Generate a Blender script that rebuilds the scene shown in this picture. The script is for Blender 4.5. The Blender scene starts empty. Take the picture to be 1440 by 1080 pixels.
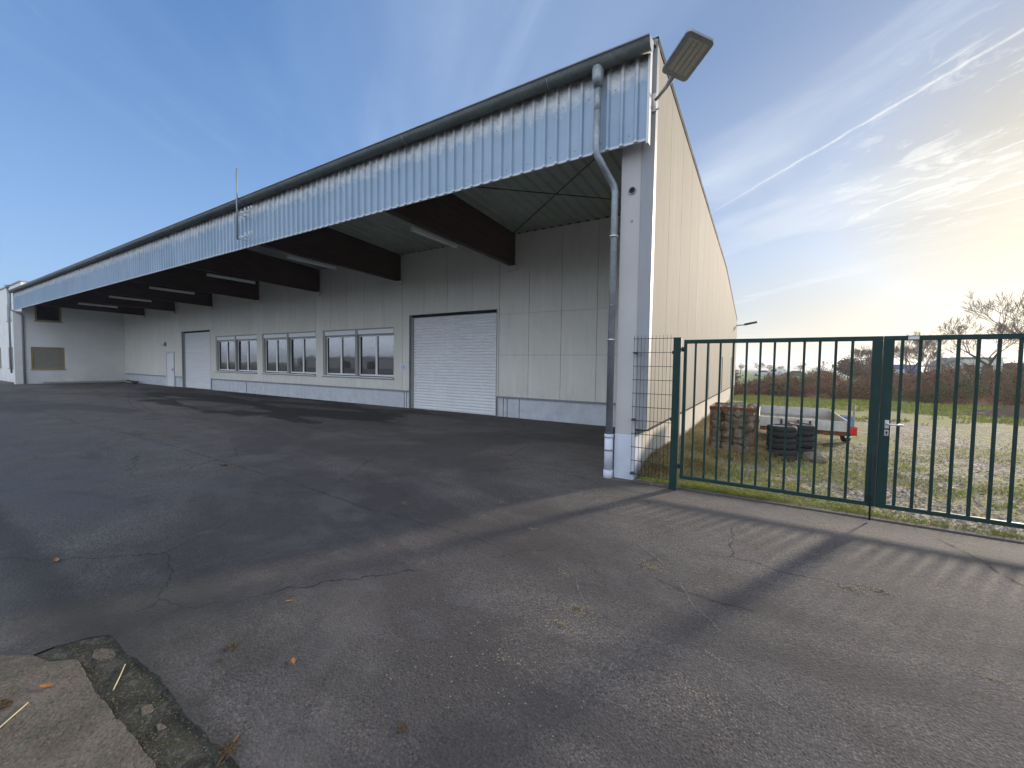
import bpy, math, random
from mathutils import Vector, Matrix
random.seed(7)
R = math.radians
sc = bpy.context.scene
col = sc.collection

# ------------------------------------------------------------------ helpers
SPLIT = {'fascia_screw','sheet_lap','fascia_edge_trim','guide_rail','rail','gutter_end_cap','plinth_joint','casing','fascia_rail','gutter_joint','lock_plate','tube_holder','corner_trim','window_reveal','clamp','plinth','drip_flashing','door_frame_','parapet_coping'}
class MB:
    def __init__(s): s.v = []; s.f = []; s.sm = []; s.g = []
    def add(s, vs, fs, smooth=False):
        n = len(s.v); s.g.append((n, len(s.f))); s.v += [tuple(p) for p in vs]
        s.f += [tuple(i + n for i in f) for f in fs]; s.sm += [smooth] * len(fs); return s
    def box(s, x0, x1, y0, y1, z0, z1):
        return s.add([(x0,y0,z0),(x1,y0,z0),(x1,y1,z0),(x0,y1,z0),(x0,y0,z1),(x1,y0,z1),(x1,y1,z1),(x0,y1,z1)],
              [(0,3,2,1),(4,5,6,7),(0,1,5,4),(1,2,6,5),(2,3,7,6),(3,0,4,7)])
    def quad(s, a, b, c, d): return s.add([a,b,c,d], [(0,1,2,3)])
    def tube(s, pts, r, n=10, caps=True, smooth=True):
        pts = [Vector(p) for p in pts]
        rs = r if isinstance(r, (list, tuple)) else [r] * len(pts)
        vs = []; up = None
        for i, p in enumerate(pts):
            d = (pts[min(i+1, len(pts)-1)] - pts[max(i-1, 0)])
            if d.length < 1e-9: d = Vector((0,0,1))
            d.normalize()
            if up is None:
                up = Vector((0,0,1)) if abs(d.z) < .9 else Vector((1,0,0))
            a = d.cross(up)
            if a.length < 1e-4: a = d.cross(Vector((.3,1,.2)))
            a.normalize(); b = a.cross(d); up = b
            for k in range(n):
                t = 2*math.pi*k/n
                vs.append(p + (a*math.cos(t) + b*math.sin(t))*rs[i])
        fs = []
        for i in range(len(pts)-1):
            for k in range(n):
                k2 = (k+1) % n
                fs.append((i*n+k, i*n+k2, (i+1)*n+k2, (i+1)*n+k))
        s.add(vs, fs, smooth)
        if caps:
            m = len(s.v) - len(vs)
            s.f.append(tuple(m+k for k in reversed(range(n)))); s.sm.append(False)
            s.f.append(tuple(m+(len(pts)-1)*n+k for k in range(n))); s.sm.append(False)
        return s
    def lathe(s, prof, c, axis='z', n=28, smooth=True):
        # prof: (radius, height) loop, closed
        m = len(prof); vs = []
        for k in range(n):
            t = 2*math.pi*k/n
            for (r, h) in prof:
                x, y, z = r*math.cos(t), r*math.sin(t), h
                if axis == 'x': x, y, z = z, x, y
                if axis == 'y': x, y, z = y, z, x
                vs.append((x+c[0], y+c[1], z+c[2]))
        fs = [(k*m+j, ((k+1)%n)*m+j, ((k+1)%n)*m+(j+1)%m, k*m+(j+1)%m) for k in range(n) for j in range(m)]
        return s.add(vs, fs, smooth)
    def build(s, name, mat, parent=None, bevel=0):
        if name in SPLIT and len(s.g) > 1:      # every separate piece becomes a part of its own
            o = None; e = s.g + [(len(s.v), len(s.f))]
            for (v0, f0), (v1, f1) in zip(e, e[1:]):
                p = MB(); p.v = s.v[v0:v1]; p.f = [tuple(i-v0 for i in q) for q in s.f[f0:f1]]; p.sm = s.sm[f0:f1]
                o = p.build(name, mat, parent, bevel)
            return o
        me = bpy.data.meshes.new(name); me.from_pydata(s.v, [], s.f)
        me.polygons.foreach_set('use_smooth', s.sm)
        me.validate(); me.update()
        o = bpy.data.objects.new(name, me); col.objects.link(o)
        if mat: me.materials.append(mat)
        if parent:
            o.parent = parent; o.location = -Vector(root_loc(parent))
        if bevel:
            b = o.modifiers.new('bevel', 'BEVEL'); b.width = bevel; b.segments = 2; b.limit_method = 'ANGLE'
        return o
def root_loc(p):
    l = Vector((0,0,0))
    while p: l = l + p.location; p = p.parent
    return l
def tag(o, label=None, cat=None, group=None, kind=None):
    for k, v in (('label', label), ('category', cat), ('group', group), ('kind', kind)):
        if v: o[k] = v
    return o
def thing(name, label, cat, loc=(0,0,0), group=None):
    o = bpy.data.objects.new(name, None); col.objects.link(o); o.location = loc
    o.empty_display_size = .1
    return tag(o, label, cat, group)
def copy_tree(o, parent=None):
    c = o.copy(); col.objects.link(c); c.parent = parent
    for ch in list(o.children): copy_tree(ch, c)
    return c

# ------------------------------------------------------------------ material helpers
class N:
    def __init__(s, name):
        s.m = bpy.data.materials.new(name); s.m.use_nodes = True
        s.t = s.m.node_tree; s.b = s.t.nodes['Principled BSDF']; s.l = s.t.links
        s.tc = s.t.nodes.new('ShaderNodeTexCoord').outputs['Object']
    def nd(s, k, **kw):
        n = s.t.nodes.new(k)
        for a, v in kw.items(): setattr(n, a, v)
        return n
    def put(s, sock, v):
        if isinstance(v, bpy.types.NodeSocket): s.l.new(v, sock)
        elif v is not None:
            if sock.type == 'RGBA' and not hasattr(v, '__len__'): v = (v, v, v, 1)
            elif sock.type == 'RGBA' and len(v) == 3: v = tuple(v) + (1,)
            sock.default_value = v
    def noise(s, scale, detail=4, rough=.55, vec=None, stretch=None, dist=0):
        v = vec or s.tc
        if stretch:
            mp = s.nd('ShaderNodeMapping'); s.l.new(v, mp.inputs[0]); mp.inputs['Scale'].default_value = stretch; v = mp.outputs[0]
        n = s.nd('ShaderNodeTexNoise'); s.l.new(v, n.inputs['Vector'])
        n.inputs['Scale'].default_value = scale; n.inputs['Detail'].default_value = detail
        n.inputs['Roughness'].default_value = rough; n.inputs['Distortion'].default_value = dist
        return n.outputs['Fac']
    def voro(s, scale, feature='F1', out='Distance', vec=None):
        n = s.nd('ShaderNodeTexVoronoi'); n.feature = feature
        s.l.new(vec or s.tc, n.inputs['Vector']); n.inputs['Scale'].default_value = scale
        return n.outputs[out]
    def ramp(s, fac, stops):
        n = s.nd('ShaderNodeValToRGB'); s.l.new(fac, n.inputs[0]); e = n.color_ramp.elements
        while len(e) > 1: e.remove(e[-1])
        for i, (p, c) in enumerate(stops):
            if not hasattr(c, '__len__'): c = (c, c, c)
            x = e[0] if i == 0 else e.new(p)
            x.position = p; x.color = tuple(c) + (1,)
        return n.outputs[0]
    def mr(s, v, a, b, c=0, d=1, clamp=True):
        n = s.nd('ShaderNodeMapRange'); n.clamp = clamp; s.put(n.inputs[0], v)
        for i, q in enumerate((a, b, c, d)): n.inputs[1+i].default_value = q
        return n.outputs[0]
    def math(s, op, a, b=0):
        n = s.nd('ShaderNodeMath', operation=op); s.put(n.inputs[0], a); s.put(n.inputs[1], b); return n.outputs[0]
    def mix(s, f, a, b, bt='MIX'):
        n = s.nd('ShaderNodeMix', data_type='RGBA', blend_type=bt)
        s.put(n.inputs[0], f); s.put(n.inputs[6], a); s.put(n.inputs[7], b); return n.outputs[2]
    def xyz(s):
        n = s.nd('ShaderNodeSeparateXYZ'); s.l.new(s.tc, n.inputs[0]); return n.outputs
    def bump(s, h, strength=.3, dist=.01, normal=None):
        n = s.nd('ShaderNodeBump'); s.put(n.inputs['Height'], h)
        n.inputs['Strength'].default_value = strength; n.inputs['Distance'].default_value = dist
        if normal: s.l.new(normal, n.inputs['Normal'])
        s.l.new(n.outputs[0], s.b.inputs['Normal']); return n.outputs[0]
    def out(s, color=None, rough=None, metal=None, spec=None):
        s.put(s.b.inputs['Base Color'], color); s.put(s.b.inputs['Roughness'], rough)
        s.put(s.b.inputs['Metallic'], metal); s.put(s.b.inputs['Specular IOR Level'], spec)
        return s.m

def painted(name, c, var=.12, rough=.5, scale=2.0, dirt=None, grain=.03, spec=.4, streak=True):
    n = N(name)
    a = n.noise(scale, 5, .6); b = n.noise(scale*9, 3, .6, stretch=(1, 1, .12) if streak else None)
    k = n.math('ADD', n.math('MULTIPLY', n.mr(a, .3, .7), .6), n.math('MULTIPLY', n.mr(b, .3, .7), .4))
    lo = tuple(x*(1-var) for x in c); hi = tuple(min(1, x*(1+var*.5)) for x in c)
    cc = n.mix(k, lo, hi)
    if dirt:
        dm = n.mr(n.noise(scale*2.3, 6, .7, stretch=(1, 1, .35)), .56, .78)
        cc = n.mix(dm, cc, dirt)
    f = n.noise(scale*60, 2, .5); cc = n.mix(n.mr(f, .2, .8), cc, n.mix(1, cc, (1-grain*3,)*3, 'MULTIPLY'))
    n.bump(f, .08, .002)
    return n.out(cc, n.mr(a, .3, .7, rough-.06, rough+.1), 0, spec)

# ------------------------------------------------------------------ materials
def m_asphalt():
    n = N('asphalt'); X = n.xyz()
    big = n.noise(.35, 5, .6); mid = n.noise(1.6, 6, .65); med = n.noise(7, 5, .65)
    fine = n.noise(85, 3, .75); agg = n.voro(75, 'F1', 'Distance'); cell = n.voro(75, 'F1', 'Color')
    base = n.ramp(mid, [(.28, (.064,.054,.047)), (.48, (.092,.078,.069)), (.72, (.122,.106,.092))])
    base = n.mix(n.mr(big, .35, .7, 0, .5), base, (.066,.060,.062))
    base = n.mix(n.mr(n.noise(.9, 3), .45, .7, 0, .35), base, (.088,.070,.064))   # reddish binder
    base = n.mix(n.mr(n.noise(1.3, 4, .7), .55, .75, 0, .45), base, (.085,.086,.066))
    # aggregate speckle
    sep = n.nd('ShaderNodeSeparateColor'); n.l.new(cell, sep.inputs[0])
    stone = n.mr(sep.outputs[0], 0, 1, .25, 2.1)
    sp = n.mix(1, base, stone, 'MULTIPLY')
    base = n.mix(n.mr(agg, .25, .62, .95, .15), base, sp)
    base = n.mix(n.mr(fine, .55, .72, 0, .8), base, (.24,.22,.20))
    base = n.mix(n.mr(fine, .46, .30, 0, .75), base, (.014,.013,.014))
    br = n.noise(.22, 5, .6, stretch=(.6, 1.3, 1), dist=.7)
    base = n.mix(n.mr(br, .46, .54, .62, 0), base, (.042,.037,.036))
    br2 = n.noise(.8, 6, .65, stretch=(.5, 1.2, 1), dist=1.0)
    base = n.mix(n.mr(br2, .56, .66, 0, .5), base, (.045,.036,.033)); base = n.mix(n.mr(br2, .42, .34, 0, .4), base, (.10,.098,.10))
    base = n.mix(n.mr(n.noise(.55, 5, .65, dist=.5), .54, .64, 0, .45), base, (.120,.108,.098))
    mp = n.nd('ShaderNodeVectorMath', operation='ADD'); n.l.new(n.tc, mp.inputs[0])
    nz = n.nd('ShaderNodeTexNoise'); n.l.new(n.tc, nz.inputs['Vector']); nz.inputs['Scale'].default_value = 3.5; nz.inputs['Detail'].default_value = 5
    sc_ = n.nd('ShaderNodeVectorMath', operation='SCALE'); n.l.new(nz.outputs['Color'], sc_.inputs[0]); sc_.inputs[3].default_value = .32; n.l.new(sc_.outputs[0], mp.inputs[1])
    vc = n.voro(.42, 'DISTANCE_TO_EDGE', 'Distance', mp.outputs[0])
    ck = n.math('MULTIPLY', n.mr(vc, .0042, .0012), n.mr(n.noise(.4, 3), .46, .56, 0, .85))
    base = n.mix(ck, base, (.012,.011,.011))
    # pale dusty scuffs
    dust = n.math('MULTIPLY', n.mr(n.noise(2.7, 7, .75, dist=.6), .60, .80), n.mr(big, .35, .6))
    base = n.mix(n.math('MULTIPLY', dust, .45), base, (.23,.20,.17))
    # darker patch by the slab corner, darker bands along channel and gate kerb
    ddx = n.math('ADD', X[0], 3.45); ddy = n.math('SUBTRACT', X[1], .95)
    rr_ = n.math('SQRT', n.math('ADD', n.math('MULTIPLY', ddx, ddx), n.math('MULTIPLY', n.math('MULTIPLY', ddy, ddy), 3.2)))
    dk = n.math('MULTIPLY', n.mr(n.math('ADD', rr_, n.mr(n.noise(4, 6, .7), .3, .7, -.5, .5)), 1.7, .2), .68)
    base = n.mix(dk, base, (.026,.026,.021))
    al = n.math('MULTIPLY', n.mr(n.math('ADD', X[1], n.mr(n.noise(5, 6, .7), .3, .7, -.05, .05)), .90, .80, 0, .6), n.mr(X[1], .5, .7))
    base = n.mix(al, base, (.03,.028,.024))
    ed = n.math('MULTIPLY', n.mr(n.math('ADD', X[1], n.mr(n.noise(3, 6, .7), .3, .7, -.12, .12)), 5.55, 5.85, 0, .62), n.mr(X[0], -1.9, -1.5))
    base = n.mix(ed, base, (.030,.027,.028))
    wx = n.mr(X[0], -34, -24); wx2 = n.mr(X[0], -7.5, -10.5)  # water stains on the far side by the hall, long and shallow
    wy = n.mr(X[1], 5.2, 6.6); area = n.math('MULTIPLY', n.math('MULTIPLY', wx, wx2), wy)
    st = n.noise(.8, 3, .5, stretch=(.27, .95, 1), dist=.5)
    th = n.math('SUBTRACT', st, n.mr(area, 0, 1, .25, -.02))
    wet = n.math('MULTIPLY', n.mr(th, .485, .505), n.mr(area, 0, .3))
    # smaller damp marks anywhere under the canopy
    st2 = n.noise(.5, 6, .65, stretch=(.35, 1.9, 1), dist=.8)
    damp = n.math('MULTIPLY', n.mr(st2, .56, .66, 0, .6), n.mr(X[1], 4.2, 6.5))
    damp = n.math('MULTIPLY', damp, n.mr(X[0], -3, -8))
    dx = n.mr(X[0], -4.6, -6.2); dy = n.mr(X[1], 3.0, 1.6)
    st3 = n.noise(.55, 5, .6, dist=.5)
    pud_sheen = n.math('MULTIPLY', n.math('MULTIPLY', dx, dy), n.mr(st3, .42, .66, 0, .7))
    w = n.math('MAXIMUM', wet, n.math('MAXIMUM', damp, pud_sheen))
    base = n.mix(n.math('MULTIPLY', w, .86), base, (.009,.009,.009)); base = n.mix(n.math('MULTIPLY', pud_sheen, .7), base, (.085,.092,.105))  # wet darkening, then the puddle's pale bluish sheen painted into the base colour
    rough = n.mr(w, 0, 1, .88, .74)
    rough = n.math('SUBTRACT', rough, n.math('MULTIPLY', pud_sheen, .12))
    h = n.math('ADD', n.math('MULTIPLY', fine, .6), n.math('MULTIPLY', agg, -.8))
    n.bump(n.math('ADD', h, n.math('MULTIPLY', med, 1.2)), .6, .006)
    return n.out(base, rough, 0, .35)
def m_gravel():
    n = N('gravel'); X = n.xyz()
    cell = n.voro(34, 'F1', 'Color'); d = n.voro(34, 'F1', 'Distance'); big = n.noise(.45, 5, .65, dist=.4); mid = n.noise(2.5, 5, .7)
    sep = n.nd('ShaderNodeSeparateColor'); n.l.new(cell, sep.inputs[0])
    st = n.ramp(sep.outputs[0], [(0, (.06,.045,.035)), (.3, (.25,.20,.15)), (.6, (.42,.36,.29)), (.85, (.60,.53,.44)), (1, (.82,.75,.64))])
    st = n.mix(n.mr(d, .45, .8, 0, .8), st, (.07,.055,.04))
    soil = n.mix(mid, (.16,.12,.075), (.27,.22,.14))
    st = n.mix(n.mr(mid, .45, .65, 0, .65), st, soil)
    gr = n.mix(n.noise(26, 4, .7), (.07,.11,.015), (.40,.37,.10))
    veg = n.math('ADD', big, n.mr(X[1], 17, 30, 0, .26, True))
    g = n.math('MULTIPLY', n.mr(veg, .43, .58), n.mr(n.noise(9, 4, .7), .3, .6, .35, 1))
    c = n.mix(g, st, gr)
    n.bump(n.math('ADD', n.math('MULTIPLY', d, -1), n.math('MULTIPLY', n.noise(60, 3), .5)), .8, .02)
    return n.out(c, .95, 0, .2)
def m_field():
    n = N('field'); a = n.noise(.03, 5, .6, stretch=(1, .4, 1)); b = n.noise(.8, 5, .7)
    c = n.ramp(a, [(.3, (.085,.14,.035)), (.55, (.12,.18,.045)), (.75, (.16,.18,.07))])
    c = n.mix(n.mr(b, .3, .7, 0, .5), c, (.07,.10,.03)); n.bump(b, .5, .1)
    return n.out(c, .95, 0, .15)
def m_zinc():
    n = N('zinc'); a = n.noise(3, 6, .7); b = n.noise(30, 4, .6)
    c = n.ramp(n.mix(.4, a, b), [(.3, (.16,.18,.19)), (.5, (.26,.29,.31)), (.7, (.38,.41,.43))])
    n.bump(b, .15, .004)
    return n.out(c, n.mr(a, .3, .7, .35, .6), .55, .5)
def m_gutter():
    n = N('weathered_gutter_zinc'); a = n.noise(1.7, 6, .7, stretch=(1, 2, 3)); b = n.noise(22, 4, .6)
    c = n.ramp(n.mix(.35, a, b), [(.3, (.05,.06,.058)), (.5, (.09,.105,.10)), (.72, (.16,.18,.17))])
    n.bump(b, .15, .004)
    return n.out(c, .55, .35, .5)
def m_fascia():
    n = N('fascia_sheet'); X = n.xyz()
    a = n.noise(1.4, 5, .65); s = n.noise(9, 5, .7, stretch=(1, 1, .07)); e = n.noise(4.5, 5, .7)
    c = n.mix(n.mr(a, .3, .7), (.23,.32,.42), (.30,.40,.50))
    c = n.mix(n.mr(s, .45, .75, 0, .40), c, (.30,.36,.43))
    pid = n.math('FLOOR', n.math('DIVIDE', n.math('ADD', X[0], 1.62), 1.0)); wn = n.nd('ShaderNodeTexWhiteNoise', noise_dimensions='1D'); n.l.new(pid, wn.inputs['W'])
    c = n.mix(n.mr(wn.outputs[0], 0, 1, 0, .5), c, (.20,.29,.39))
    # lime and grime runs under the gutter: fade out some 25 cm down
    edge = n.math('ADD', X[2], n.mr(e, .25, .75, -.16, .16))
    lime = n.math('MULTIPLY', n.mr(edge, 5.44, 5.66), n.mr(s, .25, .6, .35, 1))
    c = n.mix(n.math('MULTIPLY', lime, .8), c, (.72,.71,.68))
    grime = n.math('MULTIPLY', n.mr(edge, 5.68, 5.79), n.mr(n.noise(7, 5, .7), .35, .6))
    c = n.mix(n.math('MULTIPLY', grime, .85), c, (.13,.12,.10))
    c = n.mix(n.math('MULTIPLY', n.mr(X[2], 4.76, 4.74), .7), c, (.62,.65,.67))
    n.bump(n.noise(3, 3), .08, .02)
    return n.out(c, .42, .12, .5)
def m_panel(name, c, ribs='X', var=.08, stain=None):
    n = N(name); X = n.xyz()
    a = n.noise(.9, 6, .65); b = n.noise(5, 6, .7, stretch=(1, 1, .25)); f = n.noise(70, 2)
    cc = n.mix(n.mr(a, .3, .7), tuple(x*(1-var) for x in c), c)
    cc = n.mix(n.mr(b, .5, .75, 0, .4), cc, stain or tuple(x*.72 for x in c))
    low = n.math('MULTIPLY', n.mr(X[2], 1.2, .2), n.mr(n.noise(3.1, 6, .7), .38, .62))
    cc = n.mix(n.math('MULTIPLY', low, .45), cc, tuple(x*.55 for x in c))
    ax = X[0 if ribs == 'X' else 1]; off_ = 4.05 if ribs == 'X' else -6.02
    pid = n.math('FLOOR', n.math('DIVIDE', n.math('ADD', ax, off_), 1.09))
    wn = n.nd('ShaderNodeTexWhiteNoise', noise_dimensions='1D'); n.l.new(pid, wn.inputs['W'])
    cc = n.mix(n.mr(wn.outputs[0], 0, 1, 0, .55), cc, tuple(x*.86 for x in c))
    sk = n.noise(7, 5, .7, stretch=(1, 1, .05)); sk2 = n.noise(1.2, 3)
    cc = n.mix(n.math('MULTIPLY', n.mr(sk, .54, .74), n.mr(sk2, .42, .6, 0, .5)), cc, tuple(x*.62 for x in c))
    cc = n.mix(n.math('MULTIPLY', n.mr(n.noise(5, 4, .6, stretch=(1, 1, .08)), .58, .76), .4), cc, tuple(min(1, x*1.25) for x in c))
    r = n.math('SINE', n.math('MULTIPLY', ax, 2*math.pi/.05))
    n.bump(n.math('ADD', n.math('MULTIPLY', r, .8), n.math('MULTIPLY', f, .4)), .14, .004)
    return n.out(cc, .62 if ribs == 'X' else .8, 0, .3 if ribs == 'X' else .08)
def m_channel():
    n = N('channel_dirt'); a = n.noise(11, 6, .7, dist=.6); f = n.noise(90, 3, .7)
    c = n.mix(n.mr(n.noise(6, 5), .4, .6), (.032,.030,.022), (.060,.055,.042))
    c = n.mix(n.mr(a, .53, .60, 0, .8), c, (.105,.10,.085))
    c = n.mix(n.mr(n.noise(17, 5), .56, .64, 0, .7), c, (.035,.045,.015))
    c = n.mix(n.mr(f, .58, .72, 0, .7), c, (.17,.16,.13)); c = n.mix(n.mr(f, .45, .3, 0, .7), c, (.012,.011,.009))
    n.bump(n.math('ADD', n.math('MULTIPLY', a, 1.5), f), .8, .008)
    return n.out(c, .95, 0, .2)
def m_slab():
    n = N('worn_slab'); a = n.noise(3.5, 7, .7); f = n.noise(70, 3, .7); p = n.voro(60); m = n.noise(9, 5, .7)
    c = n.ramp(a, [(.3, (.085,.068,.048)), (.5, (.125,.102,.077)), (.7, (.17,.138,.108))])
    c = n.mix(n.mr(m, .52, .66, 0, .6), c, (.075,.08,.05))
    c = n.mix(n.mr(n.noise(2.1, 4), .55, .7, 0, .5), c, (.17,.115,.09))
    c = n.mix(n.mr(f, .55, .72, 0, .7), c, (.21,.185,.155)); c = n.mix(n.mr(f, .45, .30, 0, .8), c, (.03,.028,.022))
    n.bump(n.math('ADD', n.math('MULTIPLY', m, 1.5), n.math('SUBTRACT', f, p)), .7, .006)
    return n.out(c, .95, 0, .2)
def m_simple(name, c, rough=.6, metal=0, spec=.5, var=.15, scale=8, bump=.1, bd=.004):
    n = N(name); a = n.noise(scale, 5, .65)
    n.bump(n.noise(scale*6, 4, .6), bump, bd)
    return n.out(n.mix(n.mr(a, .3, .7), tuple(x*(1-var) for x in c), tuple(min(1, x*(1+var)) for x in c)), rough, metal, spec)
def m_rust():
    n = N('rusty_steel'); a = n.noise(14, 6, .7)
    c = n.ramp(a, [(.3, (.05,.02,.012)), (.5, (.16,.055,.025)), (.7, (.28,.12,.06))]); n.bump(a, .4, .005)
    return n.out(c, .85, .1, .3)
def m_concrete(name='concrete', c=(.36,.35,.33), rough=.85, sc_=5):
    n = N(name); a = n.noise(sc_, 7, .7); f = n.noise(sc_*18, 3, .6); p = n.voro(sc_*12)
    cc = n.mix(n.mr(a, .3, .7), tuple(x*.7 for x in c), tuple(x*1.12 for x in c))
    cc = n.mix(n.mr(f, .6, .75, 0, .5), cc, tuple(x*.5 for x in c))
    n.bump(n.math('ADD', a, n.math('MULTIPLY', f, .6)), .4, .008)
    return n.out(cc, rough, 0, .3)
def m_render_wall(name, c):
    n = N(name); a = n.noise(.8, 6, .65); f = n.noise(45, 4, .7); X = n.xyz()
    cc = n.mix(n.mr(a, .3, .7), tuple(x*.86 for x in c), c)
    dirt = n.math('MULTIPLY', n.mr(X[2], 1.0, 0), n.mr(n.noise(2.2, 6, .7), .35, .65))
    cc = n.mix(n.math('MULTIPLY', dirt, .5), cc, tuple(x*.5 for x in c))
    n.bump(f, .35, .006)
    return n.out(cc, .9, 0, .2)
def m_wood(name, a_, b_, s=(1, .1, 1)):
    n = N(name); g = n.noise(14, 6, .65, stretch=s); 
    n.bump(g, .25, .004)
    return n.out(n.mix(n.mr(g, .3, .7), a_, b_), .75, 0, .3)
def m_veg(name, a_, b_, c_=None, sc_=1.5):
    n = N(name)
    g = n.nd('ShaderNodeNewGeometry').outputs['Random Per Island']
    c = n.mix(g, a_, b_)
    if c_: c = n.mix(n.mr(n.noise(sc_, 4), .45, .62), c, c_)
    return n.out(c, .8, 0, .2)
def m_glass():
    n = N('window_glass'); t = n.t
    fr = n.nd('ShaderNodeFresnel'); fr.inputs[0].default_value = 3.2
    tr = n.nd('ShaderNodeBsdfTransparent'); tr.inputs[0].default_value = (.55,.6,.6,1)
    gl = n.nd('ShaderNodeBsdfGlossy'); gl.inputs['Roughness'].default_value = .03; gl.inputs[0].default_value = (.9,.92,.95,1)
    bp = n.nd('ShaderNodeBump'); bp.inputs['Strength'].default_value = .06; bp.inputs['Distance'].default_value = .02
    n.l.new(n.noise(2.2, 2), bp.inputs['Height']); n.l.new(bp.outputs[0], gl.inputs['Normal'])
    mx = n.nd('ShaderNodeMixShader'); n.l.new(fr.outputs[0], mx.inputs[0]); n.l.new(tr.outputs[0], mx.inputs[1]); n.l.new(gl.outputs[0], mx.inputs[2])
    n.l.new(mx.outputs[0], t.nodes['Material Output'].inputs[0])
    return n.m

M = dict(
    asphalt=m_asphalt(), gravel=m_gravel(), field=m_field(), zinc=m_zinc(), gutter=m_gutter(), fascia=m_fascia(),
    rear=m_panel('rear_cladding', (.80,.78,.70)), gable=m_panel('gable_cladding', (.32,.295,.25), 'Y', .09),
    plinth=m_panel('plinth_paint', (.66,.69,.73)), gplinth=m_render_wall('gable_plinth', (.60,.55,.48)),
    column=m_render_wall('column_concrete', (.50,.49,.48)), columnbase=m_render_wall('column_base_paint', (.60,.64,.72)),
    office=m_render_wall('office_render', (.80,.80,.77)), cap=painted('white_trim', (.70,.71,.71), rough=.4),
    grey=painted('grey_trim', (.30,.31,.33), rough=.45), darktrim=painted('dark_trim', (.03,.032,.036), rough=.8, spec=.1),
    ceil=m_simple('ceiling_sheet', (.30,.34,.28), .5, 0, .4, .15, 2), beam=m_wood('glulam_stain', (.030,.016,.010), (.075,.035,.020)),
    beamunder=None,
    shutter=painted('shutter_white', (.85,.86,.87), .06, .38, 1.2, spec=.5), recess=painted('reveal_grey', (.36,.36,.33)),
    frame=painted('window_white', (.88,.88,.87), .05, .35), curtain=painted('curtain', (.45,.43,.40), .25, .9, 4),
    glass=m_glass(), dark=m_simple('dark_interior', (.012,.012,.013), .9),
    green=painted('gate_green', (.009,.036,.032), .3, .5, 6, dirt=(.03,.055,.045), grain=.05, spec=.2),
    wire=painted('wire_green', (.022,.045,.036), .2, .5, 20), steel=m_simple('bright_steel', (.55,.55,.54), .35, .8, .5),
    alu=m_simple('lamp_housing', (.30,.32,.32), .45, .5, .5, .1, 20), lens=m_simple('lamp_lens', (.46,.44,.36), .3, 0, .5, .2, 60),
    black=m_simple('black_plastic', (.02,.02,.02), .55), tyre=m_simple('tyre_rubber', (.022,.022,.024), .8, 0, .3, .3, 12, .4),
    rust=m_rust(), concrete=m_concrete(), kerb=m_concrete('kerb_concrete', (.12,.105,.095), .9, 7),
    slab=m_slab(), dirt=m_channel(),
    crack=m_simple('crack_shadow', (.010,.010,.010), .95), stone=m_concrete('cage_stone', (.22,.19,.14), .9, 9),
    blotch=m_concrete('pale_scuff', (.30,.25,.16), .95, 12), chalk=m_concrete('chalk_mark', (.25,.25,.24), .95, 20),
    planks=m_wood('grey_planks', (.20,.165,.13), (.38,.33,.27)), board=m_simple('alu_board', (.50,.49,.45), .5, .25, .5, .25, 5),
    red=m_simple('red_lens', (.55,.015,.01), .25), blue=m_simple('blue_plate', (.04,.10,.30), .4), orange=m_simple('orange_lens', (.55,.12,.03), .35),
    yellowwood=m_wood('yellow_frame', (.28,.20,.075), (.40,.30,.12)), blind=m_simple('closed_blind', (.26,.245,.20), .7, 0, .4, .1, 3),
    bark=m_simple('bark', (.075,.058,.045), .9, 0, .2, .3, 10, .5), twig=m_simple('twig', (.16,.11,.08), .9, 0, .2, .3, 2),
    grass=m_veg('grass', (.15,.22,.03), (.50,.46,.12), (.24,.26,.05)), weeds=m_veg('dry_weeds', (.42,.33,.17), (.24,.16,.07), (.30,.26,.10)),
    bramble=m_veg('bramble', (.15,.075,.045), (.27,.15,.095), (.11,.11,.045), .6), soil=m_concrete('soil', (.13,.085,.055), .95, 3),
    leaf=m_veg('leaf_litter', (.42,.16,.045), (.30,.13,.05)), leafd=m_veg('leaf_brown', (.07,.045,.022), (.15,.09,.035)),
    white=m_simple('far_white', (.62,.62,.60), .6), far_blue=m_simple('far_blue', (.06,.13,.30), .5), far_roof=m_simple('far_roof', (.18,.17,.165), .7),
    pave=m_simple('car_dark_paint', (.03,.035,.04), .3), silver=m_simple('car_silver', (.45,.46,.47), .3, .3), fencew=m_wood('brown_fence', (.09,.055,.035), (.15,.09,.06), (1,1,.1)),
    hill=m_simple('hills', (.06,.08,.05), .95, 0, .1, .3, .002), straw=m_simple('straw', (.50,.43,.26), .8),
)
M['blueguard'] = m_simple('faded_blue_guard', (.10,.14,.24), .5)
M['hall'] = painted('neighbour_wall', (.13,.15,.19))
def m_sign():
    n = N('sign_plate'); return n.out((.80,.84,.88), .4)
M['sign'] = m_sign(); M['signblue'] = m_simple('sign_blue', (.05,.20,.50), .4, var=.02)

# ------------------------------------------------------------------ camera
F, YAW, PITCH, ROLL, H = 577.68, R(31.614), R(2.555), R(.8288), 1.65
f_ = Vector((-math.sin(YAW)*math.cos(PITCH), math.cos(YAW)*math.cos(PITCH), -math.sin(PITCH)))
rt = Vector((math.cos(YAW), math.sin(YAW), 0)); up = rt.cross(f_)
a_ = rt*math.cos(ROLL) + up*math.sin(ROLL); b_ = -rt*math.sin(ROLL) + up*math.cos(ROLL)
cam_d = bpy.data.cameras.new('camera'); cam = bpy.data.objects.new('camera', cam_d); col.objects.link(cam)
cam.matrix_world = Matrix(((a_.x, b_.x, -f_.x, 0), (a_.y, b_.y, -f_.y, 0), (a_.z, b_.z, -f_.z, H), (0,0,0,1)))
cam_d.sensor_width = 36; cam_d.lens = F/1440*36; cam_d.clip_start = .05; cam_d.clip_end = 9000
sc.camera = cam

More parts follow.
